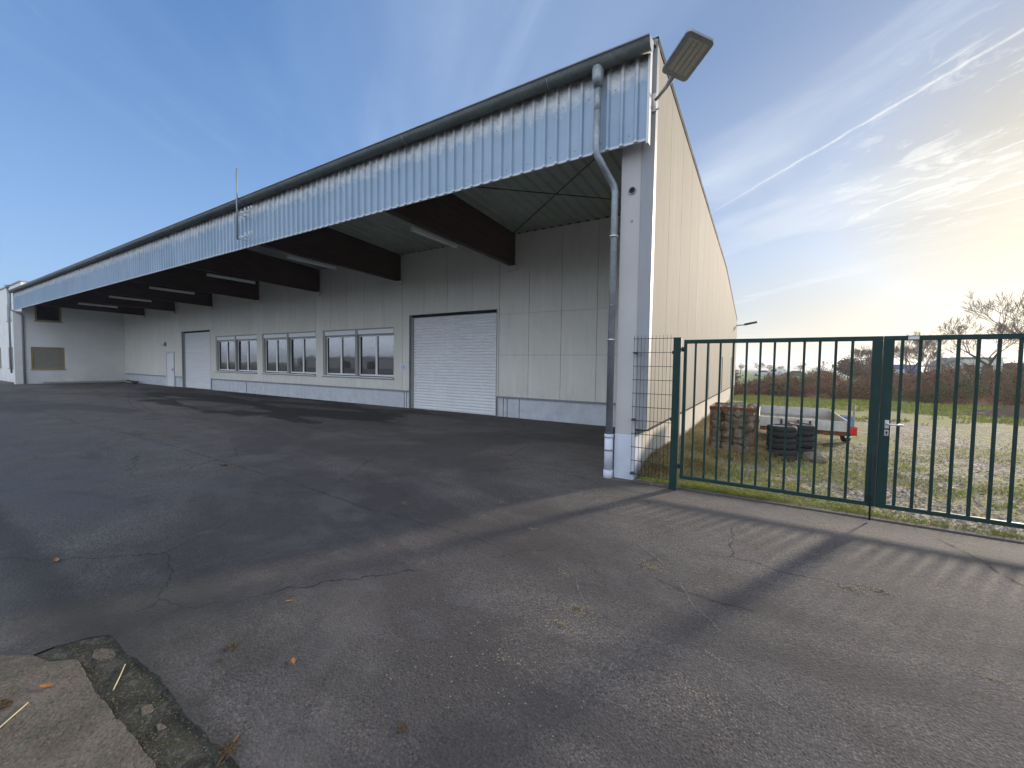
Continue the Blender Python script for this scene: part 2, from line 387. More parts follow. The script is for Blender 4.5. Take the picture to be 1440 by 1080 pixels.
# ------------------------------------------------------------------ ground
Z0 = -.06
g = MB(); g.add([(-2400,-2400,Z0-.02),(2400,-2400,Z0-.02),(2400,2400,Z0-.02),(-2400,2400,Z0-.02)], [(0,1,2,3)])
tag(g.build('field', M['field']), kind='structure')
# asphalt: the strip of dirt along the worn slab is a real channel, 25 mm deep
_rn = random.Random(5); _tab = {o: [_rn.uniform(-1, 1) for _ in range(4096)] for o in (2.3, 7, 19, 53)}
def edge_noise(x, s=1.0):
    r = 0
    for o, a in ((2.3,.016),(7,.010),(19,.007),(53,.004)):
        u = (x*s+50)*o; i = int(u); q = u-i; q = q*q*(3-2*q); t = _tab[o]; r += a*(t[i % 4096]*(1-q)+t[(i+1) % 4096]*q)
    return r
def ey(x):
    q = min(1, max(0, (x+3.42)/.16)); q = 1-(1-q)**2.2
    return .58+.22*q+edge_noise(x)*.8
g = MB()
g.quad((-80,.80,0), (-3.42,.80,0), (-3.42,6.0,0), (-80,6.0,0))
xs = [-3.42 + i*.02 for i in range(0, 1800)]; xs = [x for x in xs if x < 14] + [14]
for i in range(len(xs)-1):
    a, b = xs[i], xs[i+1]
    g.quad((a,ey(a),0), (b,ey(b),0), (b,6.0,0), (a,6.0,0))
g.quad((-200,-200,0), (-3.42,-200,0), (-3.42,.80,0), (-200,.80,0))
g.quad((-80,6.0,0), (-1.62,6.0,0), (-1.62,11.4,0), (-80,11.4,0))
g.quad((14,-200,0), (60,-200,0), (60,6,0), (14,6,0))
# edge wall of the channel
for i in range(len(xs)-1):
    a, b = xs[i], xs[i+1]
    g.quad((a,ey(a),-.013), (b,ey(b),-.013), (b,ey(b),0), (a,ey(a),0))
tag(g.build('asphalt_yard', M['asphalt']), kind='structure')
g = MB(); g.quad((-3.42,.2,-.0085), (14,.2,-.0085), (14,.9,-.0085), (-3.42,.9,-.0085))
tag(g.build('dirt_channel', M['dirt']), kind='structure')
# worn slab: ragged front edge
g = MB(); sx = [-3.26 + i*.015 for i in range(0, 1150)]
def sy(x): return .615 + edge_noise(x, .8)*.7 - max(0, (-3.16-x))*.9
for i in range(len(sx)-1):
    a, b = sx[i], sx[i+1]
    g.quad((a,-4,.006), (b,-4,.006), (b,sy(b),.006), (a,sy(a),.006))
    g.quad((a,sy(a),.006), (b,sy(b),.006), (b,sy(b)+.006,-.012), (a,sy(a)+.006,-.012))
lx = [(-3.26, sy(-3.26)), (-3.40,.50), (-3.52,.42), (-3.8,.30), (-4.3,.12), (-5.2,-.2), (-9,-1.6), (-9,-60), (-3.26,-60)]
g.add([(x,y,.0065) for x, y in lx], [tuple(range(len(lx)))[::-1]])
tag(g.build('worn_slab', M['slab']), kind='structure')
# broken pieces of concrete lying in the channel
for (x, y, r, lab) in ((-2.45,.705,.04,'larger broken concrete lump in the dirt channel beside the slab'),
                       (-2.27,.70,.022,'small broken concrete lump in the middle of the dirt channel'),
                       (-3.12,.72,.07,'flat broken concrete flake at the far end of the dirt channel')):
    m = MB(); k = 7; pts = [(x+r*1.5*math.cos(t*6.283/k)*random.uniform(.55,1.2), y+r*.8*math.sin(t*6.283/k)*random.uniform(.55,1.2)) for t in range(k)]
    m.add([(p[0],p[1],-.009) for p in pts] + [(x+(p[0]-x)*.9, y+(p[1]-y)*.9, -.0055) for p in pts],
          [tuple(range(k, 2*k))] + [(i,(i+1)%k,(i+1)%k+k,i+k) for i in range(k)])
    tag(m.build('concrete_fragment', M['slab']), lab, 'rubble', 'broken concrete in the channel')

# kerb strip and gravel lot behind the gate
g = MB(); g.box(-1.60, 60, 5.945, 6.03, -.05, .012)
tag(g.build('kerb', M['kerb'], bevel=.004), kind='structure')
def gz(x, y):
    r = .018*math.sin(x*1.3+y*.7)+.014*math.sin(x*2.9-y*1.9)+.009*math.sin(x*7.1+y*5.3)
    bank = .13*max(0, 1-(x+1.6)/.9)*min(1, max(0, (y-6.3)/.8))*max(0, 1-max(0, y-8)/9)
    return r*min(1, (y-6.03)/1.2+.12) + bank
g = MB(); nx, ny = 130, 90
gx = [-1.62 + 14.0*(i/nx)**1.5 for i in range(nx+1)]; gx[-1] = 60; gy = [6.03 + 25*(j/ny)**1.6 for j in range(ny+1)]
vs = [(x, y, gz(x, y)) for y in gy for x in gx]
g.add(vs, [(j*(nx+1)+i, j*(nx+1)+i+1, (j+1)*(nx+1)+i+1, (j+1)*(nx+1)+i) for j in range(ny) for i in range(nx)], True)
tag(g.build('gravel_lot', M['gravel']), kind='structure')
# paving joint / cracks: ragged dark sheets
def ribbon(pts, w, name, mat='crack', jit=.02, z=.004, step=.035):
    m = MB(); P = []
    for i in range(len(pts)-1):
        a, b = Vector(pts[i]+(z,)), Vector(pts[i+1]+(z,)); L = (b-a).length; k = max(1, int(L/step))
        P += [a.lerp(b, j/k) for j in range(k)]
    P.append(Vector(pts[-1]+(z,)))
    off = 0
    L, Rr = [], []
    for i, p in enumerate(P):
        d = (P[min(i+1,len(P)-1)]-P[max(0,i-1)]).normalized(); n_ = Vector((-d.y, d.x, 0))
        off = off*.75 + random.uniform(-jit, jit)
        ww = w(i/len(P)) if callable(w) else w
        ww *= random.uniform(.25, 1.5)
        L.append(p+n_*(off+ww/2)); Rr.append(p+n_*(off-ww/2))
    m.add(L+Rr, [(i, i+1, len(P)+i+1, len(P)+i) for i in range(len(P)-1)])
    return tag(m.build(name, M[mat]), kind='structure')
ribbon([(-40,3.25),(-19,3.2),(-14.8,3.12),(-13,3.25),(-9.6,3.3),(-7.1,3.2),(-5.7,3.19),(-4.6,3.14),(-3.9,3.07),(-3.4,3.11),(-3.0,3.09),(-2.6,3.14),(-2.3,3.11),(-2.0,3.03),(-1.8,2.96)],
       lambda t: .016*(1-t)**.5+.003, 'asphalt_crack', step=.05, jit=.02)
ribbon([(1.50,5.62),(1.62,5.37),(1.67,5.17),(1.72,4.97),(1.80,4.6)], .009, 'asphalt_crack', jit=.012)
ribbon([(-.72,3.3),(-.45,3.22),(-.2,3.18),(0,3.2)], .006, 'asphalt_crack', jit=.01)
ribbon([(-3.9,4.95),(-3.1,5.9),(-2.95,6.4)], .010, 'asphalt_crack', jit=.01)
ribbon([(-3.9,4.95),(-3.4,5.55),(-2.4,6.02)], .006, 'asphalt_crack', jit=.01)
for pts in ([(-30,8.2),(-22,6.0),(-18,5.1)], [(-26,7.1),(-17.5,5.3),(-14,4.9)], [(-22,9.6),(-15.5,7.9),(-11.5,7.3)]):
    ribbon(pts, .018, 'asphalt_crack', jit=.03, step=.12)
# pale scrapes and dusty spots
def spots(name, mat, lst, z):
    m = MB()
    for (x, y, rx, ry, n_) in lst:
        for _ in range(n_):
            a = random.uniform(0, 6.283); q = abs(random.gauss(0, .55))
            cx, cy = x+rx*q*math.cos(a), y+ry*q*math.sin(a); s = random.uniform(.0015, .006); t = random.uniform(0, 3)
            k = 5; m.add([(cx+s*math.cos(t+i*6.283/k)*random.uniform(.5,1.3), cy+s*math.sin(t+i*6.283/k)*random.uniform(.5,1.3), z) for i in range(k)], [tuple(range(k))])
    return tag(m.build(name, M[mat]), 'pale grit scattered in small patches over the asphalt', 'grit', kind='stuff')
spots('grit', 'blotch', [(-.75,3.47,.16,.11,330),(.60,3.94,.13,.08,300),(.80,4.02,.12,.07,260),(-1.03,2.56,.14,.10,260),(-1.05,2.35,.12,.09,160),
      (-1.3,2.95,.10,.10,90),(-1.6,5.1,.25,.08,160),(-3.58,3.44,.12,.10,120),(-2.65,4.1,.16,.12,150),(.0,4.4,.10,.08,80),(-1.95,3.6,.12,.08,90),(-.2,2.2,.4,.3,120),
      (-2.6,4.4,.5,.4,200),(-2.5,3.6,.8,.3,150),(1.1,3.2,.08,.05,60),(-3.5,5.4,.6,.4,120),(-1.2,1.9,.9,.6,200),(.3,5.0,1.4,.5,250)], .005)
def scratch(pts, n_=160):
    m = MB()
    for i in range(n_):
        t = random.random()*(len(pts)-1); k = int(t); u = t-k
        x = pts[k][0]*(1-u)+pts[k+1][0]*u+random.gauss(0,.004); y = pts[k][1]*(1-u)+pts[k+1][1]*u+random.gauss(0,.004)
        s = random.uniform(.0015,.004); m.add([(x-s,y,.005),(x,y-s,.005),(x+s,y,.005),(x,y+s,.005)], [(0,1,2,3)])
    tag(m.build('tyre_scrape', M['chalk']), kind='structure')
scratch([(-.95,3.84),(-.80,3.70),(-.66,3.55)], 150); scratch([(-.50,3.3),(-.44,3.20),(-.37,3.04),(-.25,2.93),(-.18,2.83)], 170)
scratch([(.02,2.44),(.09,2.38),(.15,2.36)], 60); scratch([(-.3,2.62),(-.18,2.55),(-.05,2.5)], 60); scratch([(-1.2,2.95),(-1.12,2.8),(-1.02,2.66)], 60)

# ------------------------------------------------------------------ warehouse
WX0, WX1 = -41.0, -1.42; YR = 11.1; YF = 5.78
bld = thing('warehouse', 'long low industrial hall with corrugated canopy front and cream side wall', 'building', (-21, 11, 0))
def roofz(y): return 6.135-.0490*(y-6.3) if y < 18 else 5.562-.155*(y-18)
# rear wall under the canopy: panels with open joints, with openings left out
openings = [(-11.32,-7.38,-1,3.46), (-31.0,-27.2,-1,3.46), (-33.45,-32.1,-1,2.22), (-26.55,-22.12,1.12,3.03), (-21.60,-17.12,1.12,3.03), (-16.60,-12.15,1.12,3.03)]
seams = []
x = -1.88
seams.append(x); x = -4.05
while x > WX0+.3: seams.append(x); x -= 1.09
seams.append(WX0)
m = MB(); gp = .012
def solid_rects(x0, x1, z0, z1):
    ops = [o for o in openings if o[0] < x1-1e-6 and o[1] > x0+1e-6 and o[3] > z0 and o[2] < z1]
    cuts = sorted(set([x0, x1] + [c for o in ops for c in o[:2] if x0 < c < x1]))
    for a, b in zip(cuts, cuts[1:]):
        mid = (a+b)/2; o = [q for q in ops if q[0] < mid < q[1]]
        if not o: yield a, b, z0, z1
        else:
            q = o[0]
            if q[2] > z0: yield a, b, z0, q[2]
            if q[3] < z1: yield a, b, q[3], z1
for i in range(len(seams)-1):
    xb, xa = seams[i]-gp/2, seams[i+1]+gp/2
    cuts = [.665, 1.985, 3.275, roofz(YR)-.17] if xb > -7.5 else [.665, roofz(YR)-.17]
    for z0, z1 in zip(cuts, cuts[1:]):
        for (a, b, c, d) in solid_rects(xa, xb, z0+(.003 if z0 > .7 else 0), z1-.003):
            if b-a > .01: m.box(a, b, YR-.045, YR, c, d)
m.build('rear_cladding', M['rear'], bld)
m = MB()
for (a, b, c, d) in solid_rects(WX0, -1.9, 0, .60): m.box(a, b, YR, YR+.02, -.05, .66)
m.build('plinth', M['plinth'], bld)
m = MB()
for (a, b, c, d) in solid_rects(WX0, -1.9, .61, .65): m.box(a, b, YR-.075, YR-.002, .640, .663); m.box(a, b, YR-.060, YR-.050, .61, .641)
m.build('drip_flashing', M['grey'], bld)
m = MB()
for x in (-7.15,-7.0,-6.55,-11.5,-11.62,-23.3): m.box(x-.006, x+.006, YR-.012, YR+.001, .0, .6)
m.build('plinth_joint', M['darktrim'], bld)
# dark backing behind the open joints and the shell of the hall
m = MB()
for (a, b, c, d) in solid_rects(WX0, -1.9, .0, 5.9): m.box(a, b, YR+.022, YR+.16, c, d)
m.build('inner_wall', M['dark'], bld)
# roof shell
m = MB(); ys = [5.93, 18, 25.8]
for a, b in zip(ys, ys[1:]):
    m.add([(WX0,a,roofz(a)-.10),(WX1-.01,a,roofz(a)-.10),(WX1-.01,b,roofz(b)-.10),(WX0,b,roofz(b)-.10),
           (WX0,a,roofz(a)-.02),(WX1-.01,a,roofz(a)-.02),(WX1-.01,b,roofz(b)-.02),(WX0,b,roofz(b)-.02)],
          [(0,3,2,1),(4,5,6,7),(0,1,5,4),(2,3,7,6),(1,2,6,5),(3,0,4,7)])
m.build('roof', M['far_roof'], bld)
m = MB(); m.box(WX0, WX1-.02, 25.6, 25.78, -.05, roofz(25.8)-.11); m.build('back_wall', M['gable'], bld)
# canopy ceiling: trapezoid deck, ribs run front to back
m = MB(); x = WX0; prof = []
while x < -1.62: prof += [(x, 0), (x+.12, 0), (x+.16, .045), (x+.24, .045)]; x += .28
prof = [(min(a, -1.62), b) for a, b in prof] + [(-1.62, 0)]
k = len(prof)
zc = lambda y: roofz(y)-.165
m.add([(a, 5.86, zc(5.86)+b) for a, b in prof] + [(a, YR-.0, zc(YR)+b) for a, b in prof], [(i, i+1, k+i+1, k+i) for i in range(k-1)])
m.build('canopy_ceiling', M['ceil'], bld)
# glulam beams with bearing plates
for i in range(7):
    bx = -6.75-5.02*i
    b = MB(); b.add([(bx-.17,5.93,4.84),(bx,5.93,4.84),(bx,11.045,4.76),(bx-.17,11.045,4.76),(bx-.17,5.93,zc(5.93)-.004),(bx,5.93,zc(5.93)-.004),(bx,11.045,zc(11.045)-.004),(bx-.17,11.045,zc(11.045)-.004)],
          [(0,3,2,1),(4,5,6,7),(0,1,5,4),(1,2,6,5),(2,3,7,6),(3,0,4,7)])
    b.build('roof_beam', M['beam'], bld)
    b = MB(); b.box(bx-.26, bx+.09, 10.95, YR-.046, 4.60, 4.755); b.build('bearing_pad', M['rear'], bld, .006)
# steel front purlin behind the fascia, brace rods
m = MB(); m.box(WX0, -1.9, 5.83, 5.92, 4.88, 4.98); m.box(WX0, -1.9, 5.83, 5.92, 5.60, 5.70); m.build('fascia_rail', M['grey'], bld)
for p, q in (((-1.9,6.9,5.70),(-6.70,10.85,5.70)), ((-6.70,6.8,5.70),(-2.0,11.0,5.70))):
    m = MB(); m.tube([p, q], .013, 8); m.build('brace_rod', M['darktrim'], bld)
# fascia: corrugated sheet, ribs every 20 cm standing proud
m = MB(); prof = []; x = WX0+.15
r0 = -1.62; rib = []
x = r0
while x > WX0+.3: rib.append(x); x -= .2
prof = [(-1.47, 0)]
for x in rib: prof += [(x+.032, 0), (x+.014, .036), (x-.014, .036), (x-.032, 0)]
prof.append((WX0+.18, 0)); k = len(prof)
zs = [4.72, 5.9, 6.0]
vs = []
for z in zs: vs += [(a, YF-b, z) for a, b in prof]
m.add(vs, [(r*k+i, r*k+i+1, (r+1)*k+i+1, (r+1)*k+i) for r in range(2) for i in range(k-1)])
o = m.build('fascia', M['fascia'], bld); so = o.modifiers.new('s', 'SOLIDIFY'); so.thickness = .004; so.offset = -1
m = MB()
for i, x in enumerate(rib):
    if i > 95: break
    for z in (4.84, 5.52):
        if (i+(z > 5)) % 2 == 0: m.tube([(x-.1,YF+.001,z),(x-.1,YF-.006,z)], .0085, 6)
m.build('fascia_screw', M['rust'], bld)
m = MB(); x = -2.62
while x > WX0+1: m.box(x-.0025, x+.0025, YF-.0065, YF-.0045, 4.725, 5.98); x -= 1.0
m.build('sheet_lap', M['grey'], bld)
m = MB(); m.box(-1.472, -1.442, YF-.05, YF+.05, 4.66, 5.99); m.box(WX0+.15, WX0+.18, YF-.05, YF+.05, 4.70, 5.99); m.build('fascia_edge_trim', M['cap'], bld)
m = MB(); m.box(WX0+.16, -1.475, YF+.006, YF+.05, 4.735, 4.755); m.build('fascia_bottom_trim', M['cap'], bld)
# gutter: half round, long, with hooks and a small fall
m = MB(); n_ = 14
ring = [(YF-.13+.10*math.cos(t), 5.885+.10*math.sin(t)) for t in [math.pi+math.pi*i/n_ for i in range(n_+1)]]
ring = [(YF-.235, 5.915)] + ring + [(YF-.028, 5.965)]
xs2 = [-1.415, -41.0]
m.add([(x,y,z) for x in xs2 for (y,z) in ring], [(i, len(ring)+i, len(ring)+i+1, i+1) for i in range(len(ring)-1)], True)
o = m.build('gutter', M['gutter'], bld); so = o.modifiers.new('s', 'SOLIDIFY'); so.thickness = .003
gut = o
m = MB(); m.tube([(-1.415,YF-.238,5.925),(-41,YF-.238,5.925)], .012, 8)
m.build('gutter_bead', M['zinc'], bld)
m = MB()
for e in (-1.413, -41.0):
    m.add([(e,y,z) for (y,z) in ring], [tuple(range(len(ring)))]); m.add([(e-.004,y,z) for (y,z) in ring], [tuple(range(len(ring)))])
m.build('gutter_end_cap', M['zinc'], bld)
m = MB(); x = -2.9
while x > -40: 
    pts = [(x, YF-.13+.104*math.cos(t), 5.885+.104*math.sin(t)) for t in [math.pi+math.pi*i/10 for i in range(11)]]
    m.tube(pts, .0055, 6); x -= 3.0
m.build('gutter_joint', M['zinc'], bld)
m = MB(); m.add([(WX0,YF-.03,6.02),(WX1-.03,YF-.03,6.02),(WX1-.03,6.35,6.15),(WX0,6.35,6.15),(WX0,YF-.03,6.005),(WX1-.03,YF-.03,6.005),(WX1-.03,6.35,6.13),(WX0,6.35,6.13)],
  [(0,1,2,3),(4,7,6,5),(0,4,5,1),(1,5,6,2),(2,6,7,3),(3,7,4,0)])
m.build('eaves_flashing', M['darktrim'], bld)
# corner column
c = MB(); c.box(-1.88, -1.585, 6.0, 6.40, .66, roofz(6.2)-.17); colo = c.build('corner_column', M['column'], bld, .012)
c = MB(); c.box(-1.883, -1.583, 5.997, 6.40, -.05, .665); c.build('column_base', M['columnbase'], bld, .01)
c = MB(); c.lathe([(.0,0),(.042,0),(.042,-.012),(.054,-.012),(.054,.0),(.0,.001)], (-1.715,5.995,4.18), 'y', 20); c.build('pipe_sleeve', M['grey'], colo)
c = MB(); c.tube([(-1.715,5.9935,4.18),(-1.715,5.9915,4.18)], .042, 20); c.build('pipe_hole', M['crack'], colo)
c = MB(); c.tube([(-1.71,5.999,3.75),(-1.71,5.996,3.75)], .022, 14); c.build('filled_hole', M['concrete'], colo)
# wall between column and rear wall (hidden face of the gable, seen under the canopy)
c = MB(); c.box(-1.88, -1.60, 6.41, YR-.047, .66, roofz(YR)-.17); c.build('canopy_side_wall', M['rear'], bld)
c = MB(); c.box(-1.87, -1.60, 6.41, YR-.002, -.05, .655); c.build('canopy_side_plinth', M['plinth'], bld)
# gable: cladding panels from 0.76 up, plinth set back
m = MB(); y = 6.02; first = True
while y < 25.8-.01:
    y2 = min(y+1.09, 25.8); a, b = y+(.0 if first else .006), y2-.006; first = False
    za, zb = roofz(a), roofz(b)
    pts = [(a, za), (b, zb)] if not (a < 18 < b) else [(a, za), (18, roofz(18)), (b, zb)]
    prof = [(a, .765)] + pts + [(b, .765)]; q = len(prof)
    m.add([(WX1, yy, zz) for yy, zz in prof] + [(WX1-.10, yy, zz) for yy, zz in prof],
          [tuple(range(q))[::-1], tuple(range(q, 2*q))] + [(i, (i+1) % q, (i+1) % q+q, i+q) for i in range(q)])
    y = y2
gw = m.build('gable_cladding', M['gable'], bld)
m = MB()
for a, b in ((6.0, 18), (18, 25.83)):
    m.add([(WX1-.12,a,roofz(a)+.002),(WX1+.012,a,roofz(a)+.002),(WX1+.012,b,roofz(b)+.002),(WX1-.12,b,roofz(b)+.002),(WX1-.12,a,roofz(a)+.05),(WX1+.012,a,roofz(a)+.05),(WX1+.012,b,roofz(b)+.05),(WX1-.12,b,roofz(b)+.05)],
      [(0,3,2,1),(4,5,6,7),(0,1,5,4),(1,2,6,5),(2,3,7,6),(3,0,4,7)])
    m.box(WX1+.002, WX1+.012, a, a+.01, roofz(a)-.06, roofz(a)+.05) if a == 6.0 else None
    m.add([(WX1+.001,a,roofz(a)-.055),(WX1+.012,a,roofz(a)-.055),(WX1+.012,b,roofz(b)-.055),(WX1+.001,b,roofz(b)-.055),(WX1+.001,a,roofz(a)+.001),(WX1+.012,a,roofz(a)+.001),(WX1+.012,b,roofz(b)+.001),(WX1+.001,b,roofz(b)+.001)],
      [(0,3,2,1),(0,1,5,4),(1,2,6,5),(2,3,7,6),(3,0,4,7)])
m.build('verge_trim', M['darktrim'], bld)
m = MB(); m.box(-1.585, WX1+.006, 5.985, 6.012, .76, 6.16); m.box(WX1+.001, WX1+.006, 6.012, 6.11, .762, 6.10); m.build('corner_trim', M['grey'], bld)
m = MB(); m.box(WX1-.10, WX1+.006, 25.80, 25.83, .76, roofz(25.8)); m.build('corner_trim', M['grey'], bld)
m = MB(); m.box(-1.75, -1.585, 6.41, 25.75, -.1, .80); m.build('gable_plinth', M['gplinth'], bld)
m = MB(); m.box(-1.584, WX1+.022, 6.03, 25.78, .738, .762); m.build('drip_flashing', M['darktrim'], bld)
for y in (13.2, 17.6, 22.4):
    m = MB(); m.box(WX1+.001, WX1+.03, y, y+.05, .8, 2.3+.2*math.sin(y)); m.build('cable_conduit', M['grey'], bld)
# downpipe
dp = MB(); dp.tube([(-2.14,5.648,5.82),(-2.14,5.648,5.68),(-2.14,5.66,5.56)], [.085,.080,.056], 18); dpo = dp.build('downpipe', M['zinc'], bld)
dp = MB(); dp.tube([(-2.14,5.66,5.57),(-2.14,5.66,5.18)], .046, 16); dp.tube([(-2.14,5.66,5.24),(-2.14,5.66,4.72),(-2.13,5.67,4.64),(-2.05,5.80,4.46),(-1.965,5.93,4.28),(-1.95,5.945,4.18),(-1.95,5.945,.64)], .050, 16)
dp.tube([(-1.95,5.945,2.55),(-1.95,5.945,2.56)], .053, 16); dp.build('pipe_run', M['zinc'], dpo)
dp = MB(); dp.tube([(-1.95,5.945,.62),(-1.95,5.945,.10)], .062, 18); dp.tube([(-1.95,5.945,.12),(-1.95,5.945,-.02)], .070, 18); dp.tube([(-1.95,5.945,.655),(-1.95,5.945,.60)], .067, 18)
dp.build('standpipe', M['grey' if 0 else 'columnbase'], dpo)
for z in (3.55, 2.05, .42):
    dp = MB(); dp.tube([(-1.95,5.945,z-.014),(-1.95,5.945,z+.014)], .066, 18); dp.tube([(-1.95,5.945,z),(-1.95,6.02,z)], .008, 6); dp.tube([(-1.99,5.87,z),(-1.965,5.895,z)], .010, 8)
    dp.build('pipe_clamp', M['steel' if z > .5 else 'zinc'], dpo)
m = MB(); m.add([(-2.25,5.78,.004),(-1.62,5.86,.004),(-1.62,6.0,.004),(-1.88,6.0,.004),(-1.98,6.12,.004)], [(0,1,2,3,4)])
tag(m.build('concrete_pad', M['kerb']), kind='structure')

# roller doors
def roller_door(x0, x1, z1, parent):
    d = bpy.data.objects.new('roller_door', None); col.objects.link(d); d.parent = parent; d.location = Vector(((x0+x1)/2, YR, 0))-parent.location
    m = MB(); pr = []; z = 0.01; ph = .104
    while z < z1-.02:
        for t in range(7):
            q = t/6*.86; pr.append((z+q*ph, -.020*math.sin(math.pi*min(1, t/6))**.7 if 0 < t < 6 else 0))
        z += ph
    pr = [(min(a, z1), b) for a, b in pr]; k = len(pr)
    yb = YR+.10
    m.add([(x0+.10, yb+b, a) for a, b in pr]+[(x1-.06, yb+b, a) for a, b in pr], [(i, k+i, k+i+1, i+1) for i in range(k-1)])
    m.build('shutter', M['shutter'], d)
    m = MB(); m.box(x0+.004, x0+.10, YR+.04, YR+.16, -.01, z1-.006); m.box(x1-.06, x1-.004, YR-.02, YR+.16, -.01, z1-.006); m.build('guide_rail', M['recess'], d)
    m = MB(); m.box(x0, x0+.003, YR-.05, YR+.16, -.01, z1); m.box(x1-.003, x1, YR-.06, YR+.16, -.01, z1); m.box(x0, x1, YR-.055, YR+.16, z1-.003, z1+.0); m.build('reveal', M['grey'], d)
    m = MB(); m.box(x0+.10, x1-.06, YR+.085, YR+.125, -.004, .06); m.build('bottom_rail', M['cap'], d)
    m = MB(); m.box(x0+.05, x1-.03, YR+.03, YR+.075, z1-.09, z1-.008); m.build('lintel', M['darktrim'], d)
    m = MB(); m.box(x0-.05, x0+.0, YR-.058, YR-.046, .66, z1+.03); m.box(x1, x1+.05, YR-.058, YR-.046, .66, z1+.03); m.build('casing', M['rear'], d)
    return d
roller_door(-11.32, -7.38, 3.46, bld)
roller_door(-31.0, -27.2, 3.46, bld)

# ribbon windows
def window(x0, x1, z0, z1, parent, nsill=True):
    w = bpy.data.objects.new('window', None); col.objects.link(w); w.parent = parent; w.location = Vector(((x0+x1)/2, YR, z0))-parent.location
    yb = YR+.05
    m = MB(); m.box(x0, x0+.14, YR-.02, YR+.12, z0, z1-.004); m.box(x1-.03, x1, YR-.02, YR+.12, z0, z1-.004)
    xm = (x0+x1)/2+.03; m.box(xm-.07, xm+.07, YR-.05, YR+.12, z0, z1-.004); m.box(x0, x1, YR-.058, YR-.046, z1-.0, z1+.035)
    m.build('window_reveal', M['recess'], w)
    for a, b in ((x0+.14, xm-.07), (xm+.07, x1-.03)):
        m = MB(); m.box(a+.004, b-.004, YR-.038, YR+.10, z1-.19, z1-.012); m.build('shutter_box', M['frame'], w, .006)
        m = MB(); m.box(a+.01, b-.01, YR-.03, YR+.10, z1-.235, z1-.195); m.build('shutter_slot', M['grey'], w)
        fz0, fz1 = z0+.03, z1-.24; xc = (a+b)/2
        f = MB(); t = .065
        f.box(a, b, yb, yb+.06, fz0, fz0+t); f.box(a, b, yb, yb+.06, fz1-t*.7, fz1); f.box(a, a+t, yb, yb+.06, fz0+t, fz1-t*.7); f.box(b-t, b, yb, yb+.06, fz0+t, fz1-t*.7)
        f.box(xc-.055, xc+.055, yb-.012, yb+.06, fz0+t, fz1-t*.7); f.build('window_frame', M['frame'], w, .005)
        for p, q in ((a+t, xc-.055), (xc+.055, b-t)):
            gl = MB(); gl.box(p, q, yb+.025, yb+.035, fz0+t, fz1-t*.7); gl.build('pane', M['glass'], w)
            s = MB(); s.box(p-.0, p+.012, yb+.004, yb+.024, fz0+t, fz1-t*.7); s.build('gasket', M['darktrim'], w)
        cu = MB(); n2 = 26
        cu.add([(a+(b-a)*i/n2, yb+.28+.03*math.sin(i*2.4), z) for i in range(n2+1) for z in (z0, z1)], [(2*i, 2*i+2, 2*i+3, 2*i+1) for i in range(n2)], True)
        cu.build('curtain', M['curtain'], w)
    m = MB(); m.box(x0-.03, x1+.04, YR-.12, YR+.05, z0-.035, z0-.003); m.build('window_sill', M['frame'], w, .004)
    m = MB(); m.box(x0-.03, x1+.04, YR-.095, YR-.047, z0-.075, z0-.037); m.build('sill_support', M['grey'], w)
    m = MB(); m.box(x0, x1, YR+.5, YR+.52, z0-.1, z1); m.box(x0-.02, x0, YR+.16, YR+.52, z0-.1, z1); m.box(x1, x1+.02, YR+.16, YR+.52, z0-.1, z1); m.build('room_backing', M['dark'], w)
for o in openings[3:]: window(o[0], o[1], o[2], o[3], bld)
# personnel door far along
d = bpy.data.objects.new('door', None); col.objects.link(d); d.parent = bld; d.location = Vector((-32.8, YR, 0))-bld.location
m = MB(); m.box(-33.43,-33.30,YR-.09,YR+.10,-.01,2.2); m.box(-32.24,-32.12,YR-.09,YR+.10,-.01,2.2); m.box(-33.30,-32.24,YR-.09,YR+.10,2.1,2.2); m.build('door_frame', M['cap'], d, .006)
m = MB(); m.box(-33.30,-32.24,YR-.05,YR+.0,-.01,2.1); m.build('door_leaf', M['shutter'], d)
m = MB(); m.box(-32.36,-32.30,YR-.07,YR-.05,.95,1.17); m.tube([(-32.33,YR-.07,1.08),(-32.33,YR-.12,1.08),(-32.47,YR-.12,1.08)], .012, 8); m.build('handle', M['darktrim'], d)
# mail/heat lamp over the door
w = thing('wall_lamp', 'small wall lamp above the white side door of the hall', 'lamp', (-33.5, YR, 2.7))
m = MB(); m.box(-33.62,-33.38,YR-.075,YR-.047,2.60,2.84); m.build('back_plate', M['darktrim'], w)
m = MB(); m.lathe([(.0,-.16),(.07,-.15),(.10,-.06),(.10,0),(0,0)], (-33.5,YR-.075,2.70), 'y', 16); m.build('shade', M['cap'], w)
# round hazard sign left of the door
w = thing('wall_sign', 'small white notice with a blue disc beside the near roller door', 'sign', (-11.62, YR-.05, 1.53))
m = MB(); m.box(-11.76,-11.50,YR-.058,YR-.0465,1.41,1.66); m.build('sign_board', M['sign'], w, .003)
m = MB(); m.lathe([(.075,0),(.095,0),(.095,-.003),(.075,-.003)], (-11.63,YR-.059,1.53), 'y', 24, False)
m.add([(-11.63,YR-.061,1.585),(-11.60,YR-.061,1.53),(-11.613,YR-.061,1.50),(-11.647,YR-.061,1.50),(-11.66,YR-.061,1.53)], [(0,1,2,3,4)])
m.build('sign_symbol', M['signblue'], w)

